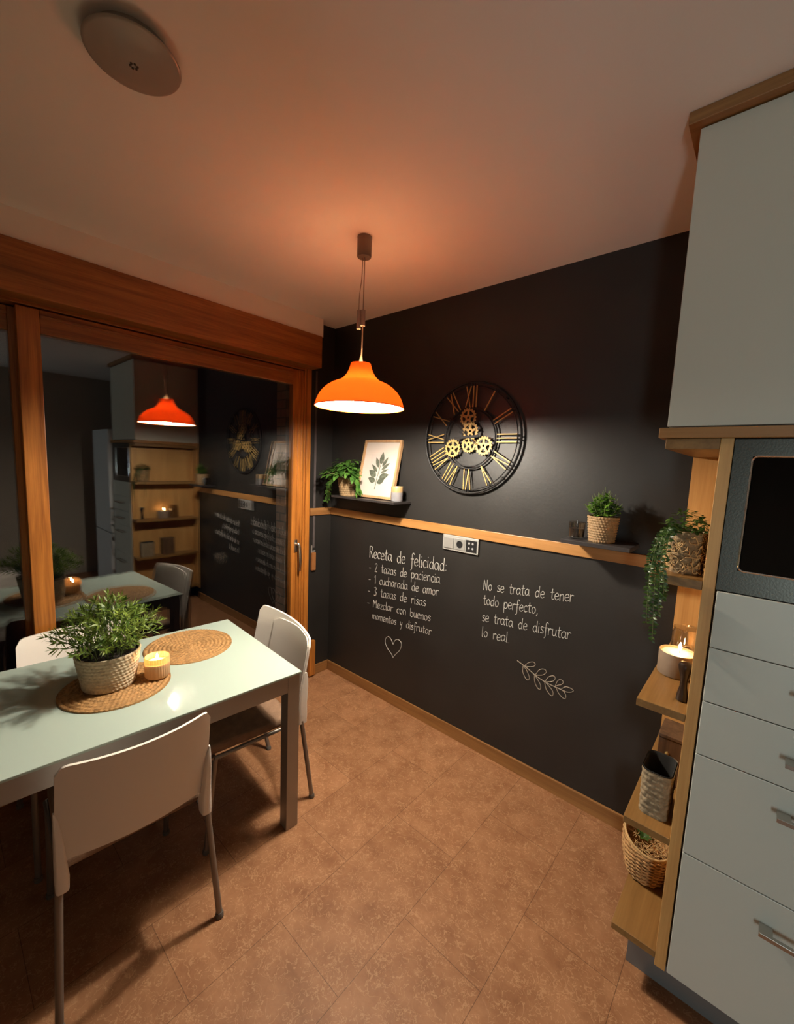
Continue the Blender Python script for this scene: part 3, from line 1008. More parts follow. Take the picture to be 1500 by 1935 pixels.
# ------------------------------------------------------------------ potted plants
def woven_pot(name, label, loc, prof, mat, rz=0.0, wave=(40, 260, 0.0022), soil_z=None, soil_r=None, cat='plant pot', seg=120, group=None, rows=30):
    t = tag(empty(name, loc, rz), label, cat, group)
    (r0, z0), (r1, z1) = prof
    fine = [(r0 * 0.3, z0 + 0.001), (r0 - 0.003, z0 + 0.001)]
    n1, k2, amp = wave
    zs = [z0 + (z1 - z0) * i / rows for i in range(rows + 1)]
    for z in zs:
        q = (z - z0) / (z1 - z0)
        fine.append((r0 + (r1 - r0) * q, z))
    fine += [(r1 - 0.004, z1 + 0.001), (r1 - 0.008, z1 - 0.004), (r1 - 0.010, (soil_z or z1 * 0.9) - 0.004)]
    pitch = (z1 - z0) / rows * 4
    def disp(a, z):
        if z < z0 + 0.0015 or z > z1 - 0.0005:
            return 0
        row = math.floor((z - z0) / pitch)
        f = (z - z0) / pitch - row
        return amp * (abs(math.sin(PI * f)) ** 0.7) * (0.75 + 0.45 * math.sin(n1 * a + 2.4 * row + 2.2 * f)) - amp * 0.5
    bm = bmesh.new()
    lathe(bm, fine, seg, disp, cap_bot=True)
    obj('pot', bm, mat, t, smooth=True, angle=80)
    if soil_z:
        bm = bmesh.new()
        lathe(bm, [(soil_r, soil_z), (soil_r * 0.6, soil_z + 0.003), (soil_r * 0.2, soil_z + 0.004)], 32, cap_top=True)
        obj('soil', bm, 'soil', t)
    return t

# plant on the dining table
def bushy(t, z0, n_stems, r_spread, h, lsize, mat, stem_mat, leaves_per, rng, spread_low=0.15, r0=0.05, droop=0.2, shape=0.5):
    random.seed(rng)
    bl, bs = bmesh.new(), bmesh.new()
    for i in range(n_stems):
        a = 2 * PI * (i * 0.381966) + random.uniform(-0.2, 0.2)
        q = math.sqrt((i + 0.5) / n_stems)
        out = q * r_spread * random.uniform(0.8, 1.08)
        top = h * (1 - 0.72 * q ** 1.6) * random.uniform(0.82, 1.1) + spread_low * h
        p0 = Vector((r0 * q * math.cos(a), r0 * q * math.sin(a), z0))
        p3 = Vector((out * math.cos(a), out * math.sin(a), z0 + top))
        p1 = p0 + Vector((0.15 * out * math.cos(a), 0.15 * out * math.sin(a), top * 0.55))
        p2 = p0.lerp(p3, 0.68) + Vector((0, 0, top * 0.20))
        path = smooth_path([p0, p1, p2, p3], 7)
        tube(bs, path, [0.0016 - 0.0011 * k / len(path) for k in range(len(path))], 5)
        for k in range(leaves_per):
            f = 0.22 + 0.78 * k / (leaves_per - 1)
            fi = f * (len(path) - 1)
            j = min(int(fi), len(path) - 2)
            p = path[j].lerp(path[j + 1], fi - j)
            tg = (path[j + 1] - path[j]).normalized()
            u, v = frame_at(tg)
            ang = k * 2.4 + random.uniform(-0.5, 0.5)
            side = u * math.cos(ang) + v * math.sin(ang)
            d = (tg * random.uniform(0.55, 1.1) + side * random.uniform(0.6, 1.0)).normalized()
            leaf(bl, p, d, side.cross(tg) if False else tg, lsize[0] * random.uniform(0.7, 1.15) * (1.1 - 0.35 * f), lsize[1] * random.uniform(0.8, 1.15), droop, shape)
        leaf(bl, path[-1], (path[-1] - path[-2]), Vector((0, 0, 1)), lsize[0] * 0.7, lsize[1] * 0.8, droop, shape)
    obj('foliage', bl, mat, t, smooth=True)
    obj('stems', bs, stem_mat, t, smooth=True)

MATZ = 0.7330
t = woven_pot('potted_plant', 'bushy green plant in a pale woven pot on the dining table', (0.622, -1.612, MATZ + 0.0095), ((0.087, 0.0), (0.108, 0.136)), 'pot_pale_weave',
              wave=(40, 0, 0.0042), soil_z=0.124, soil_r=0.1, cat='potted plant', seg=176, rows=40)
bushy(t, 0.12, 78, 0.205, 0.200, (0.039, 0.0066), 'leaf_table', 'stem_green', 19, 11, r0=0.075, droop=0.10, shape=0.5)

# plant on the long black shelf (trails over the left end)
t = woven_pot('potted_plant', 'leafy green plant in a brown straw pot at the left end of the long shelf', (0.292, -0.088, 1.4095), ((0.060, 0.0), (0.078, 0.125)), 'pot_straw',
              wave=(30, 0, 0.0036), soil_z=0.115, soil_r=0.07, cat='potted plant', seg=130, rows=36)
random.seed(21)
bl, bs = bmesh.new(), bmesh.new()
for i in range(210):
    a = random.uniform(0, 2 * PI)
    q = math.sqrt(random.random())
    d = Vector((math.cos(a), math.sin(a), 0))
    rx = 0.165 * q
    z = 0.145 + 0.110 * (1 - q * q) * random.uniform(0.45, 1.05) - 0.008 * q
    p = d * rx
    p.z = z
    if p.x > 0.07:
        p.y = -0.06 - abs(p.y) * 0.5
    if p.y > 0.035:
        p.y = 0.035 - random.uniform(0, 0.05)
    dv = (d * 0.8 + Vector((0, -0.25, random.uniform(-0.5, 0.4)))).normalized()
    if p.y + dv.y * 0.05 > 0.07:
        dv.y = -abs(dv.y)
    leaf(bl, p, dv, Vector((0, 0, 1)), random.uniform(0.045, 0.068), random.uniform(0.026, 0.038), 0.35, 0.4)
    if i % 3 == 0:
        tube(bs, smooth_path([Vector((d.x * 0.02, d.y * 0.02, 0.115)), Vector((p.x * 0.6, p.y * 0.6, z * 0.98)), p], 4), 0.0014, 5)
# right-hand drooping leaves over the picture, left-hand trailing runner
for i in range(22):
    f = i / 21
    p = Vector((0.135 + 0.055 * math.sin(f * 2.2), -0.075 + random.uniform(-0.03, 0.01), 0.165 - 0.11 * f))
    leaf(bl, p, Vector((random.uniform(0.1, 0.7), random.uniform(-0.4, 0.1), -1)), Vector((0, -1, 0.3)), random.uniform(0.045, 0.07), random.uniform(0.018, 0.026), 0.15, 0.4)
run = smooth_path([(-0.06, -0.02, 0.15), (-0.125, -0.03, 0.145), (-0.165, -0.035, 0.08), (-0.18, -0.03, 0.0), (-0.205, -0.03, -0.055)], 8)
tube(bs, run, 0.0015, 5)
for i, p in enumerate(run):
    for k in range(2):
        s = -1 if (i + k) % 2 else 1
        leaf(bl, p, Vector((s * 0.8, random.uniform(-0.7, 0.1), random.uniform(-0.8, 0.2))), Vector((0, -1, 0.2)), random.uniform(0.028, 0.042), random.uniform(0.014, 0.022), 0.2, 0.4)
obj('foliage', bl, 'leaf_pothos', t, smooth=True)
obj('stems', bs, 'stem_green', t, smooth=True)

# plant on the short black shelf
t = woven_pot('potted_plant', 'small bright shrub in a tan woven pot on the short right shelf', (1.952, -0.088, 1.3405), ((0.052, 0.0), (0.064, 0.112)), 'pot_weave',
              wave=(30, 0, 0.0036), soil_z=0.102, soil_r=0.055, cat='potted plant', seg=132, rows=40)
random.seed(5)
bl, bs = bmesh.new(), bmesh.new()
for i in range(46):
    a = random.uniform(0, 2 * PI)
    q = math.sqrt(random.random())
    tip = Vector((0.078 * q * math.cos(a), 0.066 * q * math.sin(a) - 0.01, 0.10 + 0.135 * (1 - 0.55 * q * q) * random.uniform(0.7, 1.05)))
    path = smooth_path([(tip.x * 0.35, tip.y * 0.35, 0.10), (tip.x * 0.7, tip.y * 0.7, (0.10 + tip.z) / 2), tip], 5)
    tube(bs, path, 0.0011, 5)
    for k in range(7):
        p = path[min(len(path) - 1, 2 + k)]
        dv = rvec(-0.1, 1.1)
        if p.y + dv.y * 0.02 > 0.075:
            dv.y = -abs(dv.y)
        leaf(bl, p, dv, Vector((0, 0, 1)), random.uniform(0.022, 0.034), random.uniform(0.014, 0.020), 0.15, 0.5)
obj('foliage', bl, 'leaf_shrub', t, smooth=True)
obj('stems', bs, 'stem_green', t, smooth=True)

# ------------------------------------------------------------------ candles
def flame(bm, cx, cy, z, h=0.018, r=0.0042):
    lathe(bm, [(r * 0.35, z), (r * 0.8, z + h * 0.15), (r, z + h * 0.35), (r * 0.7, z + h * 0.62), (r * 0.3, z + h * 0.85), (r * 0.05, z + h)], 12, cx=cx, cy=cy, cap_bot=True, cap_top=True)

# table candle, ribbed cup
t = tag(empty('candle', (0.690, -1.462, MATZ + 0.0095)), 'lit candle in a ribbed amber cup on the dining table', 'candle')
bm = bmesh.new()
rib = lambda a, z: (0.0014 * math.cos(30 * a) if 0.004 < z < 0.083 else 0.0)
lathe(bm, [(0.036, 0.0), (0.0425, 0.002), (0.0445, 0.008), (0.0445, 0.082), (0.0435, 0.085), (0.0420, 0.084), (0.0415, 0.066), (0.0415, 0.064)], 144, rib, cap_bot=True)
obj('candle_cup', bm, 'candle_ribbed', t, smooth=True, angle=60)
bm = bmesh.new()
lathe(bm, [(0.0412, 0.060), (0.036, 0.0605), (0.01, 0.0598)], 40, cap_top=True)
obj('wax', bm, 'wax', t, smooth=True)
bm = bmesh.new()
tube(bm, [(0, 0, 0.059), (0.001, 0, 0.072)], 0.0012, 6)
obj('wick', bm, 'wick', t)
bm = bmesh.new()
flame(bm, 0.001, 0, 0.071, 0.026, 0.0052)
obj('flame', bm, 'flame_glow', t, smooth=True)

# cup candle on the long shelf
t = tag(empty('candle', (0.748, -0.094, 1.4095)), 'white frosted candle cup at the right end of the long shelf', 'candle')
bm = bmesh.new()
lathe(bm, [(0.030, 0.0), (0.0365, 0.002), (0.038, 0.006), (0.038, 0.058)], 48, cap_bot=True, mi=0)
lathe(bm, [(0.038, 0.058), (0.038, 0.092), (0.037, 0.094), (0.0355, 0.092), (0.0355, 0.072)], 48, mi=1)
bmesh.ops.remove_doubles(bm, verts=bm.verts, dist=0.0001)
obj('candle_cup', bm, ['frosted_cup', 'amber_cup'], t, smooth=True)
bm = bmesh.new()
lathe(bm, [(0.0352, 0.075), (0.02, 0.076), (0.004, 0.076)], 32, cap_top=True)
obj('wax', bm, 'wax_white', t)
bm = bmesh.new()
tube(bm, [(0, 0, 0.075), (0.001, 0, 0.086)], 0.0012, 6)
obj('wick', bm, 'wick', t)

# clear tumbler with dark candle on the short shelf
t = tag(empty('candle', (1.846, -0.092, 1.3405)), 'clear glass tumbler with dark candle wax on the short right shelf', 'candle')
bm = bmesh.new()
lathe(bm, [(0.002, 0.001), (0.026, 0.001), (0.032, 0.004), (0.036, 0.074), (0.0345, 0.0745), (0.031, 0.008), (0.002, 0.007)], 48)
obj('glass_tumbler', bm, 'smoked_glass', t, smooth=True)
bm = bmesh.new()
lathe(bm, [(0.0295, 0.009), (0.0325, 0.046), (0.012, 0.0465)], 40, cap_bot=True, cap_top=True)
obj('wax', bm, 'wax_dark', t, smooth=True)

# ------------------------------------------------------------------ dining table
TAX = math.radians(93.9)
A0 = Vector((1.048, -1.010))
U = Vector((-0.9977, 0.0675)).normalized()
V = Vector((-0.0675, -0.9977)).normalized()
TW, TL, TZ = 0.775, 1.32, 0.733
ctr = A0 + U * (TW / 2) + V * (TL / 2)
ang = math.atan2(-U.y, -U.x)
t = tag(empty('dining_table', (ctr.x, ctr.y, 0), ang), 'rectangular dining table with mint glass top and grey metal legs', 'table')
obj('table_top', bx(-TW / 2, TW / 2, -TL / 2, TL / 2, TZ - 0.010, TZ, bev=0.002), 'mint_glass', t)
e = 0.006
bm = bmesh.new()
lw = 0.057
for s in (-1, 1):
    xa, xb = (TW / 2 - e - 0.03, TW / 2 - e) if s > 0 else (-TW / 2 + e, -TW / 2 + e + 0.03)
    box(bm, xa, xb, -TL / 2 + e + lw, TL / 2 - e - lw, 0.652, TZ - 0.0105, bev=0.0015)
    ya, yb = (TL / 2 - e - 0.03, TL / 2 - e) if s > 0 else (-TL / 2 + e, -TL / 2 + e + 0.03)
    box(bm, -TW / 2 + e + lw, TW / 2 - e - lw, ya, yb, 0.652, TZ - 0.0105, bev=0.0015)
obj('apron', bm, 'table_metal', t)
for sx in (-1, 1):
    for sy in (-1, 1):
        cx, cy = sx * (TW / 2 - e - lw / 2), sy * (TL / 2 - e - lw / 2)
        obj('leg', bx(cx - lw / 2, cx + lw / 2, cy - lw / 2, cy + lw / 2, 0, TZ - 0.0105, bev=0.002), 'table_metal', t)

# ------------------------------------------------------------------ placemats
def placemat(label, x, y, R, rz, tilt=(0, 0), zoff=0.0):
    n, m_ = 300, 64
    bm = bmesh.new()
    turns = 10.5
    rows = []
    for i in range(m_ + 1):
        r = R * (0.02 + 0.98 * i / m_)
        row = []
        for k in range(n):
            a = 2 * PI * k / n
            ph = r / R * turns - a / (2 * PI)
            f = ph - math.floor(ph)
            br = 0.5 + 0.5 * math.sin(a * max(10, round(84 * (math.floor(ph) + 0.5) / turns)) + f * 4.0)
            z = 0.0016 + 0.0062 * math.sin(PI * f) ** 0.8 * (0.50 + 0.50 * br)
            row.append(bm.verts.new((r * math.cos(a), r * math.sin(a), z)))
        rows.append(row)
    edge = [bm.verts.new((R * 1.004 * math.cos(2 * PI * k / n), R * 1.004 * math.sin(2 * PI * k / n), 0.0004)) for k in range(n)]
    rows.append(edge)
    for a, b in zip(rows[:-1], rows[1:]):
        for k in range(n):
            j = (k + 1) % n
            bm.faces.new((a[k], a[j], b[j], b[k]))
    bm.faces.new(list(reversed(rows[0]))).normal_flip()
    bm.faces.new(edge)
    o = obj('placemat', bm, 'mat_weave', smooth=True, angle=70)
    o.location = (x, y, TZ + 0.0004 + zoff)
    o.rotation_euler = (tilt[0], tilt[1], rz)
    return tag(o, label, 'placemat', 'round woven placemats')
placemat('round woven straw placemat lying under the potted plant and candle', 0.648, -1.594, 0.186, 0.3, zoff=0.0)
placemat('round woven straw placemat lying empty behind the candle', 0.480, -1.252, 0.190, 1.4)

# ------------------------------------------------------------------ chairs
def chair(label, loc, rz, back_pad=False, zl=0.80, zr=0.80, wl=0.205, wr=0.205):
    """local: +y is the back, x lateral, rear feet near y = 0"""
    t = tag(empty('dining_chair', (loc[0], loc[1], 0), rz), label, 'chair', 'white dining chairs')
    # backrest: curved shell with rounded corners and side sleeves
    nx, nz = 28, 20
    z_bot = 0.475
    th = 0.010
    def surf(u, v):
        x = -wl + (wl + wr) * u
        q = (x - (wr - wl) / 2) / ((wl + wr) / 2)
        ztop = zl + (zr - zl) * u
        # rounded upper corners
        c = 0.03
        dx = min(x + wl, wr - x)
        if dx < c:
            ztop -= c - math.sqrt(max(0, c * c - (c - dx) ** 2))
        zb = z_bot + 0.004 + 0.012 * (1 - q * q) - 0.050 * max(0, (abs(q) - 0.84) / 0.16) ** 1.6
        z = zb + (ztop - zb) * v
        yy = 0.048 * (1 - q * q) - 0.062 + 0.060 * max(0.0, (z - 0.475) / 0.33) ** 1.1
        xs = x * (1.0 + 0.03 * (1 - v))
        return Vector((xs, yy, z))
    bm = bmesh.new()
    F, B = [], []
    for i in range(nx + 1):
        u = i / nx
        u = 0.5 - 0.5 * math.cos(PI * u) * (1.0) if False else u
        F.append([bm.verts.new(surf(u, k / nz)) for k in range(nz + 1)])
    for i in range(nx + 1):
        u = i / nx
        B.append([bm.verts.new(surf(u, k / nz) + Vector((0, th, 0))) for k in range(nz + 1)])
    for i in range(nx):
        for k in range(nz):
            bm.faces.new((F[i][k], F[i + 1][k], F[i + 1][k + 1], F[i][k + 1]))
            bm.faces.new((B[i][k], B[i][k + 1], B[i + 1][k + 1], B[i + 1][k]))
    for i in range(nx):
        bm.faces.new((F[i][0], B[i][0], B[i + 1][0], F[i + 1][0]))
        bm.faces.new((F[i][nz], F[i + 1][nz], B[i + 1][nz], B[i][nz]))
    for k in range(nz):
        bm.faces.new((F[0][k], F[0][k + 1], B[0][k + 1], B[0][k]))
        bm.faces.new((F[nx][k], B[nx][k], B[nx][k + 1], F[nx][k + 1]))
    bk = obj('backrest', bm, 'white_plastic', t, smooth=True, angle=50)
    for s in (-1, 1):
        bm = bmesh.new()
        w_ = wl if s < 0 else wr
        secs = [(0.650, 0.002, 0.005), (0.625, 0.006, 0.011), (0.58, 0.010, 0.017), (0.50, 0.014, 0.022), (0.44, 0.017, 0.025), (0.402, 0.016, 0.024)]
        rings = []
        for (z, hw, hd) in secs:
            xc = s * (w_ * 1.03 - hw * 0.8)
            y0 = -0.062 + 0.060 * max(0, (z - 0.475) / 0.33) ** 1.1 if z > 0.475 else -0.062
            ring = []
            for k in range(14):
                a = 2 * PI * k / 14 + PI / 14
                ca, sa = math.cos(a), math.sin(a)
                ring.append(bm.verts.new((xc + hw * (abs(ca) ** 0.5) * (1 if ca > 0 else -1), y0 + 0.004 + hd * 0.8 + hd * (abs(sa) ** 0.5) * (1 if sa > 0 else -1), z)))
            rings.append(ring)
        for a, b in zip(rings[:-1], rings[1:]):
            for k in range(14):
                j = (k + 1) % 14
                bm.faces.new((a[k], b[k], b[j], a[j]))
        bm.faces.new(rings[0]); bm.faces.new(list(reversed(rings[-1])))
        obj('leg_sleeve', bm, 'white_plastic', bk, smooth=True)
    if back_pad:
        bm = bmesh.new()
        F, B = [], []
        ua, ub, va, vb = 0.235, 0.982, 0.0, 0.90
        n = 18
        def psurf(i, k):
            u = ua + (ub - ua) * i / n
            v = va + (vb + 0.075 * min(1, i / n / 0.6) - va) * k / n
            du = min(i, n - i) / n
            if k > n - 3 and du < 0.1:
                v -= 0.05 * (1 - du / 0.1) * (k - n + 3) / 3
            return surf(u, v)
        F = [[bm.verts.new(psurf(i, k) + Vector((0, -0.0045, 0))) for k in range(n + 1)] for i in range(n + 1)]
        B = [[bm.verts.new(psurf(i, k) + Vector((0, 0.002, 0))) for k in range(n + 1)] for i in range(n + 1)]
        for i in range(n):
            for k in range(n):
                bm.faces.new((F[i][k], F[i + 1][k], F[i + 1][k + 1], F[i][k + 1]))
        for i in range(n):
            bm.faces.new((F[i][0], B[i][0], B[i + 1][0], F[i + 1][0])); bm.faces.new((F[i][n], F[i + 1][n], B[i + 1][n], B[i][n]))
            bm.faces.new((F[0][i], F[0][i + 1], B[0][i + 1], B[0][i])); bm.faces.new((F[n][i], B[n][i], B[n][i + 1], F[n][i + 1]))
        obj('back_panel', bm, 'white_plastic', bk, smooth=True, angle=40)
    # seat
    bm = bmesh.new()
    box(bm, -0.200, 0.200, -0.470, -0.075, 0.415, 0.458, bev=0.018, seg=4)
    for v in bm.verts:
        q = (v.co.y + 0.25) / 0.22
        v.co.x *= 1.0 - 0.05 * (q < -0.5)
        if v.co.z > 0.44:
            v.co.z += 0.004 - 0.006 * (1 - (v.co.x / 0.205) ** 2)
    obj('seat', bm, 'brown_fabric', t, smooth=True, angle=60)
    bm = bmesh.new()
    rail = [(-0.195, -0.06, 0.408), (-0.195, -0.44, 0.408), (0.195, -0.44, 0.408), (0.195, -0.06, 0.408)]
    for a, b in zip(rail[:-1], rail[1:]):
        tube(bm, [a, b], 0.009, 10)
    obj('seat_frame', bm, 'grey_metal', t, smooth=True)
    for (sx, top, foot) in ((-1, (-wl * 1.0, -0.042, 0.415), (-0.226, 0.012, 0)), (1, (wr * 1.0, -0.042, 0.415), (0.226, 0.012, 0)),
                            (-1, (-0.190, -0.435, 0.408), (-0.195, -0.478, 0)), (1, (0.190, -0.435, 0.408), (0.195, -0.478, 0))):
        bm = bmesh.new()
        f = Vector(foot)
        tp = Vector(top)
        tube(bm, [tp, f + (tp - f) * 0.03], 0.0105, 12)
        lg = obj('leg', bm, 'grey_metal', t, smooth=True)
        bm = bmesh.new()
        tube(bm, [f + (tp - f) * 0.045, f + (tp - f) * 0.02, f + Vector((0, 0, 0.0005))], [0.0125, 0.0145, 0.0135], 12)
        obj('foot_cap', bm, 'rubber', lg, smooth=True)
    return t
# rz turns local +y (the back) to the wanted heading
chair('white dining chair with its plain back to the camera, nearest the viewer', (1.140, -1.660), math.radians(-90) - math.radians(3.2))
chair('white dining chair at the end of the table by the black wall', (0.735, -0.868), math.radians(-5.0), back_pad=True, zl=0.832, zr=0.80, wl=0.315, wr=0.208)
chair('white dining chair beyond the table, in front of the glass door', (0.085, -1.620), math.radians(90) + math.radians(-4))

# ------------------------------------------------------------------ open shelf unit beside the tall cabinet
SXL, SXR, SYF = 2.241, 2.367, -0.630
t = tag(empty('shelf_unit', (2.31, -0.3, 0.0)), 'narrow oak open shelf unit at the end of the tall cabinet', 'shelf unit')
def put(name, bm, mat, parent, **k):
    return obj(name, local(bm, parent), mat, parent, **k)
put('side_panel', bx(SXR, 2.3955, -0.630, -0.0125, 0.128, 1.7465, bev=0.0012), 'oak_z', t)
put('back_panel', bx(SXL, SXR - 0.0005, -0.012, -0.0005, 0.128, 1.7465), 'oak_z', t)
for (za, zb) in ((0.150, 0.173), (0.536, 0.559), (0.933, 0.957), (1.327, 1.3535), (1.717, 1.7465)):
    put('shelf_board', bx(SXL, SXR - 0.0005, SYF, -0.0125, za, zb, bev=0.0015), 'oak_y', t)

# ledge board above the shelves and the microwave
tag(obj('ledge_board', bx(2.224, 3.0, -0.642, -0.0005, 1.7472, 1.776, bev=0.002), 'oak_x'), 'oak board running under the pale upper cupboard', 'board')

# ------------------------------------------------------------------ tall cabinet with drawers
t = tag(empty('tall_cabinet', (2.70, -0.3, 0)), 'tall kitchen cabinet with five pale grey drawers under the microwave', 'cabinet')
put('carcass', bx(2.396, 2.998, -0.612, -0.0005, 0.130, 1.334), 'carcass_dark', t)
put('plinth', bx(2.284, 2.998, -0.562, -0.5, 0.0, 0.127, bev=0.001), 'kick_grey', t)
DZ = [(0.135, 0.5435), (0.5455, 0.8575), (0.8595, 1.0165), (1.0185, 1.1735), (1.1755, 1.334)]
HZ = [0.462, 0.790, 0.938, 1.108, None]
for (za, zb), hz in zip(DZ, HZ):
    d = put('drawer', bx(2.4005, 2.995, -0.634, -0.613, za, zb, bev=0.0018), 'cabinet_front', t)
    if hz:
        bm = bmesh.new()
        ha, hb = 2.580, 2.815
        box(bm, ha, hb, -0.674, -0.663, hz - 0.006, hz + 0.006, bev=0.001)
        box(bm, ha, ha + 0.028, -0.668, -0.6335, hz - 0.004, hz + 0.004, bev=0.001)
        box(bm, hb - 0.028, hb, -0.668, -0.6335, hz - 0.004, hz + 0.004, bev=0.001)
        put('handle', bm, 'handle_metal', d) if False else obj('handle', local(bm, t), 'handle_metal', d)

# built-in microwave
t = tag(empty('microwave', (2.70, -0.3, 1.337)), 'built-in steel microwave with black glass door', 'microwave')
bm = bmesh.new()
x0, x1, z0, z1 = 2.3975, 2.995, 1.337, 1.744
wx0, wx1, wz0, wz1 = 2.437, 2.86, 1.397, 1.700
yf = -0.626
def frame_face(bm, y0, y1):
    box(bm, x0, wx0, y0, y1, z0, z1)
    box(bm, wx1, x1, y0, y1, z0, z1)
    box(bm, wx0, wx1, y0, y1, z0, wz0)
    box(bm, wx0, wx1, y0, y1, wz1, z1)
frame_face(bm, yf, -0.600)
put('door_frame', bm, 'steel', t)
put('housing', bx(x0, x1, -0.5995, -0.02, z0, z1), 'carcass_dark', t)
put('window', bx(wx0 + 0.0005, wx1 - 0.0005, yf - 0.001, -0.601, wz0 + 0.0005, wz1 - 0.0005, bev=0.004), 'black_glass', t)
bm = bmesh.new()
rr = 0.014
def rounded(x0, x1, z0, z1, r, n=5):
    pts = []
    for (cx, cz, a0) in ((x1 - r, z1 - r, 0), (x0 + r, z1 - r, PI / 2), (x0 + r, z0 + r, PI), (x1 - r, z0 + r, 1.5 * PI)):
        for k in range(n + 1):
            a = a0 + PI / 2 * k / n
            pts.append((cx + r * math.cos(a), yf - 0.0005, cz + r * math.sin(a)))
    return pts
pp = rounded(wx0, wx1, wz0, wz1, rr)
tube(bm, pp + [pp[0]], 0.0022, 6)
put('window_trim', bm, 'chrome', t)

# upper cabinet
t = tag(empty('wall_cabinet', (2.62, -0.3, 1.777)), 'pale full height upper cupboard over the microwave, reaching the ceiling', 'cabinet')
put('carcass', bx(2.2405, 2.998, -0.598, -0.0005, 1.7765, 2.566), 'cabinet_front_upper', t)
put('door', bx(2.239, 2.6155, -0.620, -0.5985, 1.781, 2.564, bev=0.0018), 'cabinet_front_upper', t)
put('door', bx(2.6185, 2.998, -0.620, -0.5985, 1.781, 2.564, bev=0.0018), 'cabinet_front_upper', t)
put('cornice', bx(2.214, 2.998, -0.647, -0.0005, 2.568, 2.5995, bev=0.002), 'baseboard_x', t)

# fridge at the end of the run
t = tag(empty('fridge', (3.34, -0.35, 0)), 'white fridge standing at the end of the cabinet run', 'fridge')
put('body', bx(3.03, 3.64, -0.60, -0.02, 0.02, 1.90, bev=0.006), 'fridge_white', t)
put('door', bx(3.03, 3.64, -0.66, -0.604, 0.72, 1.90, bev=0.008), 'fridge_white', t)
put('freezer_door', bx(3.03, 3.64, -0.66, -0.604, 0.06, 0.712, bev=0.008), 'fridge_white', t)

# ------------------------------------------------------------------ things on the open shelves
# trailing plant
t = woven_pot('potted_plant', 'trailing plant in a straw covered pot on the top oak shelf', (2.311, -0.535, 1.354), ((0.045, 0.0), (0.053, 0.125)), 'pot_straw',
              wave=(17, 0, 0.0032), soil_z=0.115, soil_r=0.046, cat='potted plant', seg=120, rows=32)
random.seed(33)
bl, bs = bmesh.new(), bmesh.new()
for i in range(240):
    a = random.uniform(0, 2 * PI)
    q = math.sqrt(random.random())
    p = Vector((0.050 * q * math.cos(a), 0.075 * q * math.sin(a), 0.118 + 0.075 * (1 - 0.6 * q * q) * random.random()))
    if p.x < 0:
        p.x *= 1.25
    dv = rvec(-0.4, 0.9)
    if p.x + dv.x * 0.022 > 0.052:
        dv.x = -abs(dv.x)
    leaf(bl, p, dv, Vector((0, 0, 1)), random.uniform(0.014, 0.022), random.uniform(0.008, 0.012), 0.2, 0.45)
runs = [[(-0.03, -0.03, 0.13), (-0.052, -0.060, 0.12), (-0.058, -0.090, 0.05), (-0.056, -0.106, -0.02), (-0.050, -0.109, -0.11), (-0.046, -0.107, -0.20)],
        [(-0.03, 0.01, 0.13), (-0.06, -0.03, 0.12), (-0.078, -0.06, 0.06), (-0.080, -0.085, 0.0)],
        [(-0.03, -0.02, 0.13), (-0.045, -0.065, 0.115), (-0.048, -0.099, 0.04), (-0.042, -0.108, -0.04), (-0.038, -0.107, -0.12)],
        [(-0.02, -0.03, 0.13), (-0.036, -0.072, 0.11), (-0.038, -0.101, 0.03), (-0.032, -0.108, -0.03), (-0.030, -0.107, -0.07)],
        [(-0.03, 0.03, 0.13), (-0.066, 0.02, 0.12), (-0.082, 0.0, 0.05), (-0.082, -0.01, -0.04), (-0.080, -0.01, -0.14)],
        [(-0.03, 0.0, 0.13), (-0.062, -0.050, 0.10), (-0.070, -0.097, 0.03), (-0.070, -0.109, -0.05), (-0.066, -0.108, -0.15)]]
for r_ in runs:
    path = smooth_path(r_, 9)
    tube(bs, path, 0.0009, 5)
    for i, p in enumerate(path):
        for k in range(2):
            s = -1 if (i + k) % 2 else 1
            dv = Vector((s * 0.7, random.uniform(-0.8, 0.2), random.uniform(-0.7, 0.4)))
            if p.z < 0.03:
                dv.y = -abs(dv.y)
            leaf(bl, p, dv, Vector((0, -1, 0.3)), random.uniform(0.010, 0.016), random.uniform(0.005, 0.0078), 0.2, 0.45)
obj('foliage', bl, 'leaf_trailing', t, smooth=True)
obj('stems', bs, 'stem_green', t, smooth=True)
bm = bmesh.new()
random.seed(3)
for k in range(70):
    a0 = random.uniform(PI * 0.75, PI * 1.9)
    z = random.uniform(0.012, 0.115)
    pts = []
    for q in range(6):
        a = a0 + q * random.uniform(0.06, 0.13)
        zz = min(0.12, max(0.004, z + random.uniform(-0.012, 0.012)))
        pts.append((0.0575 * math.cos(a), 0.0575 * math.sin(a), zz))
    tube(bm, smooth_path(pts, 3), 0.0011, 5)
obj('straw_wrap', bm, 'straw', t)

# candle bowl and glass jar
t = tag(empty('candle', (2.303, -0.352, 0.9575)), 'wide beige candle pot burning on the middle oak shelf', 'candle')
bm = bmesh.new()
lathe(bm, [(0.050, 0.0), (0.055, 0.002), (0.056, 0.008), (0.056, 0.078), (0.055, 0.081), (0.053, 0.080), (0.0525, 0.070)], 64, cap_bot=True)
obj('candle_pot', bm, 'ceramic_beige', t, smooth=True)
bm = bmesh.new()
lathe(bm, [(0.0524, 0.074), (0.04, 0.0755), (0.012, 0.074)], 40, cap_top=True)
obj('wax', bm, 'wax', t, smooth=True)
bm = bmesh.new()
tube(bm, [(0.004, 0.006, 0.073), (0.004, 0.006, 0.086)], 0.0012, 6)
obj('wick', bm, 'wick', t)
bm = bmesh.new()
flame(bm, 0.004, 0.006, 0.085, 0.028, 0.0055)
obj('flame', bm, 'flame_glow', t, smooth=True)
bm = bmesh.new()
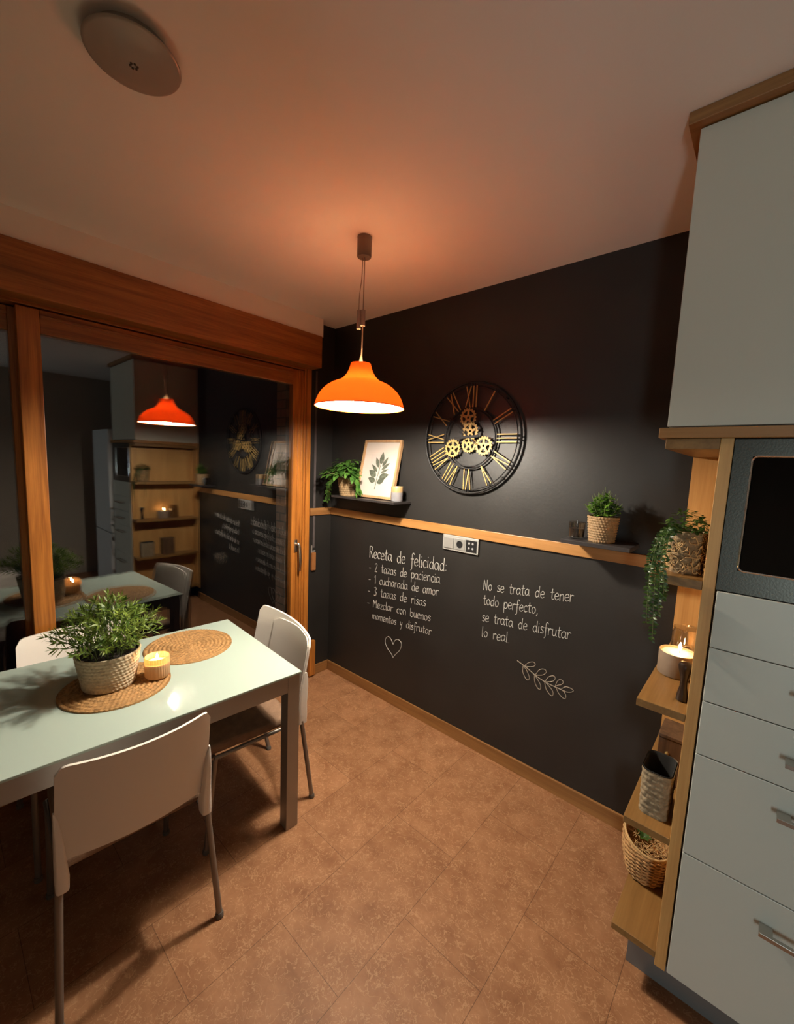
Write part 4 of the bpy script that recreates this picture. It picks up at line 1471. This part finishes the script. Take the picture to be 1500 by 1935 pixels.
lathe(bm, [(0.002, 0.001), (0.040, 0.001), (0.0445, 0.005), (0.0445, 0.118), (0.041, 0.128), (0.0405, 0.132), (0.0425, 0.134), (0.0425, 0.138), (0.039, 0.138), (0.038, 0.128), (0.0425, 0.116), (0.0425, 0.008), (0.002, 0.006)], 56)
o = tag(obj('glass_jar', bm, 'jar_glass', smooth=True), 'clear glass jar standing behind the burning candle pot', 'jar')
o.location = (2.312, -0.245, 0.9575)
bm = bmesh.new()
lathe(bm, [(0.012, 0.0), (0.016, 0.002), (0.015, 0.02), (0.010, 0.045), (0.010, 0.065), (0.014, 0.085), (0.018, 0.100), (0.019, 0.112), (0.015, 0.120), (0.004, 0.123)], 28, cap_bot=True, cap_top=True)
o = tag(obj('dark_turned_piece', bm, 'dark_brown', smooth=True), 'slim dark brown turned piece standing in front of the candle pot', 'unidentified object')
o.location = (2.346, -0.545, 0.9575)  # identity unknown, modelled as a turned wooden piece

# grey woven basket
t = tag(empty('storage_basket', (2.309, -0.515, 0.5595)), 'grey woven rectangular basket on the shelf below the candle', 'basket')
def rrect(bm, hx, hy, r, zs, disp, n=8, per=40):
    """rounded rectangle wall; zs list of (z, sx, sy)"""
    base = []
    corners = ((1, 1, 0), (-1, 1, PI / 2), (-1, -1, PI), (1, -1, 1.5 * PI))
    for (sx, sy, a0) in corners:
        for k in range(n + 1):
            a = a0 + PI / 2 * k / n
            base.append((sx * (hx - r) + r * math.cos(a), sy * (hy - r) + r * math.sin(a)))
    # resample evenly
    P = [Vector((x, y, 0)) for x, y in base]
    P.append(P[0])
    L = [0]
    for a, b in zip(P[:-1], P[1:]):
        L.append(L[-1] + (b - a).length)
    ring0 = []
    for i in range(per):
        d = L[-1] * i / per
        j = max(k for k in range(len(L)) if L[k] <= d)
        j = min(j, len(P) - 2)
        ring0.append(P[j].lerp(P[j + 1], (d - L[j]) / max(1e-9, L[j + 1] - L[j])))
    rings = []
    for zi, (z, s) in enumerate(zs):
        ring = []
        for i, p in enumerate(ring0):
            nrm = Vector((p.x / hx ** 2, p.y / hy ** 2, 0)).normalized()
            q = p * s + nrm * disp(i, zi)
            ring.append(bm.verts.new((q.x, q.y, z)))
        rings.append(ring)
    for a, b in zip(rings[:-1], rings[1:]):
        for i in range(per):
            j = (i + 1) % per
            bm.faces.new((a[i], a[j], b[j], b[i]))
    return rings
bm = bmesh.new()
rows = 40
BH = 0.150
zs = [(BH * k / rows, 0.94 + 0.06 * k / rows) for k in range(rows + 1)]
def wd(i, k):
    row, f = divmod(k, 5)
    col, g = divmod(i + (row % 2) * 4, 8)
    if k in (0, rows):
        return 0
    return 0.0044 * math.sin(PI * (f + 0.5) / 5) * math.sin(PI * (g + 0.5) / 8) ** 0.6 - 0.003
rg = rrect(bm, 0.043, 0.066, 0.026, zs, wd, per=128)
bm.faces.new(list(reversed(rg[0])))
obj('basket_wall', bm, 'basket_grey', t, smooth=True, angle=80)
bm = bmesh.new()
rg = rrect(bm, 0.0405, 0.0635, 0.0245, [(BH, 1.0), (BH + 0.002, 0.985), (BH - 0.004, 0.93), (0.006, 0.86)], lambda i, k: 0, per=64)
bm.faces.new(rg[-1])
obj('basket_lining', bm, 'basket_lining', t, smooth=True)
# dark wooden box behind
t = tag(empty('wooden_box', (2.314, -0.325, 0.5595)), 'dark wooden box with a small brass knob behind the grey basket', 'box')
obj('box_body', bx(-0.034, 0.040, -0.05, 0.07, 0.0, 0.165, bev=0.002), 'dark_box_wood', t)
obj('lid', bx(-0.036, 0.042, -0.052, 0.072, 0.1655, 0.178, bev=0.002), 'dark_box_wood', t)
bm = bmesh.new()
lathe(bm, [(0.003, 0), (0.003, 0.005), (0.006, 0.009), (0.006, 0.013), (0.002, 0.016)], 14, cap_top=True)
bm.transform(Matrix.Rotation(PI / 2, 4, 'X'))
bm.transform(Matrix.Translation((-0.004, -0.0505, 0.118)))
obj('knob', bm, 'gold', t, smooth=True)

# wicker basket on the lowest shelf
t = tag(empty('wicker_basket', (2.283, -0.362, 0.1735)), 'round wicker basket with dried straw on the lowest oak shelf', 'basket')
bm = bmesh.new()
rows = 44
def prof_r(q):
    return 0.056 + 0.020 * math.sin(min(1, q * 1.15) * PI / 2)
pr = [(0.01, 0.001), (0.05, 0.001)]
for k in range(rows + 1):
    q = k / rows
    pr.append((prof_r(q), 0.002 + 0.145 * q))
pr += [(0.073, 0.1455), (0.070, 0.120), (0.050, 0.012), (0.01, 0.010)]
def wdisp(a, z):
    if z < 0.003 or z > 0.146:
        return 0
    row = math.floor(z / 0.0066)
    return 0.0022 * math.sin(PI * (z / 0.0066 - row)) * (0.5 + 0.8 * math.sin(16 * a + PI * row)) - 0.001
lathe(bm, pr, 128, wdisp, cap_bot=True, cap_top=True)
for row in range(17):
    q = (row + 0.5) / 17
    z = 0.004 + 0.138 * q
    pts = []
    for k in range(97):
        a = 2 * PI * k / 96
        r = prof_r(q) + 0.0006 + 0.0030 * math.sin(12 * a + PI * row)
        pts.append((r * math.cos(a), r * math.sin(a), z))
    tube(bm, pts, 0.0034, 7, cap=False)
for v in bm.verts:      # the rim rises towards the back left
    if v.co.z > 0.05:
        v.co.z += (v.co.z - 0.05) / 0.1 * 0.022 * (v.co.y - v.co.x) / 0.1
obj('basket_wall', bm, 'basket_wicker', t, smooth=True, angle=80)
bm = bmesh.new()
pts = []
for k in range(49):
    a = 2 * PI * k / 48
    x, y = 0.075 * math.cos(a), 0.075 * math.sin(a)
    pts.append((x, y, 0.148 + 0.0215 * (y - x) / 0.1))
tube(bm, pts, 0.0035, 8, cap=False)
for j in range(3):
    pts2 = [(x * (1 + 0.03 * math.sin(16 * 2 * PI * i / 48 + j * 2.1)), y * (1 + 0.03 * math.sin(16 * 2 * PI * i / 48 + j * 2.1)), z - 0.004 + 0.004 * math.cos(16 * 2 * PI * i / 48 + j * 2.1)) for i, (x, y, z) in enumerate(pts)]
    tube(bm, pts2, 0.0018, 6, cap=False)
obj('basket_rim', bm, 'straw', t, smooth=True)
random.seed(9)
bm = bmesh.new()
for k in range(120):
    a = random.uniform(0, 2 * PI)
    r = 0.058 * math.sqrt(random.random())
    z = 0.095 + random.uniform(0, 0.035)
    d = rvec(-0.15, 0.35)
    p = Vector((r * math.cos(a), r * math.sin(a), z))
    q = p + d * random.uniform(0.02, 0.05)
    rq = math.hypot(q.x, q.y)
    if rq > 0.064:
        q.x *= 0.064 / rq; q.y *= 0.064 / rq
    mid = p.lerp(q, 0.5) + Vector((0, 0, random.uniform(0.0, 0.008)))
    tube(bm, smooth_path([p, mid, q], 4), 0.0011, 5)
tag(obj('straw_filling', bm, 'straw', t), kind='stuff')
bm = bmesh.new()
for k in range(7):
    a = k * 0.9
    leaf(bm, Vector((-0.015, 0.012, 0.125)), Vector((math.cos(a), math.sin(a), 0.7)), Vector((0, 0, 1)), 0.03, 0.016, 0.25, 0.45)
obj('dried_leaves', bm, 'leaf_trailing', t)
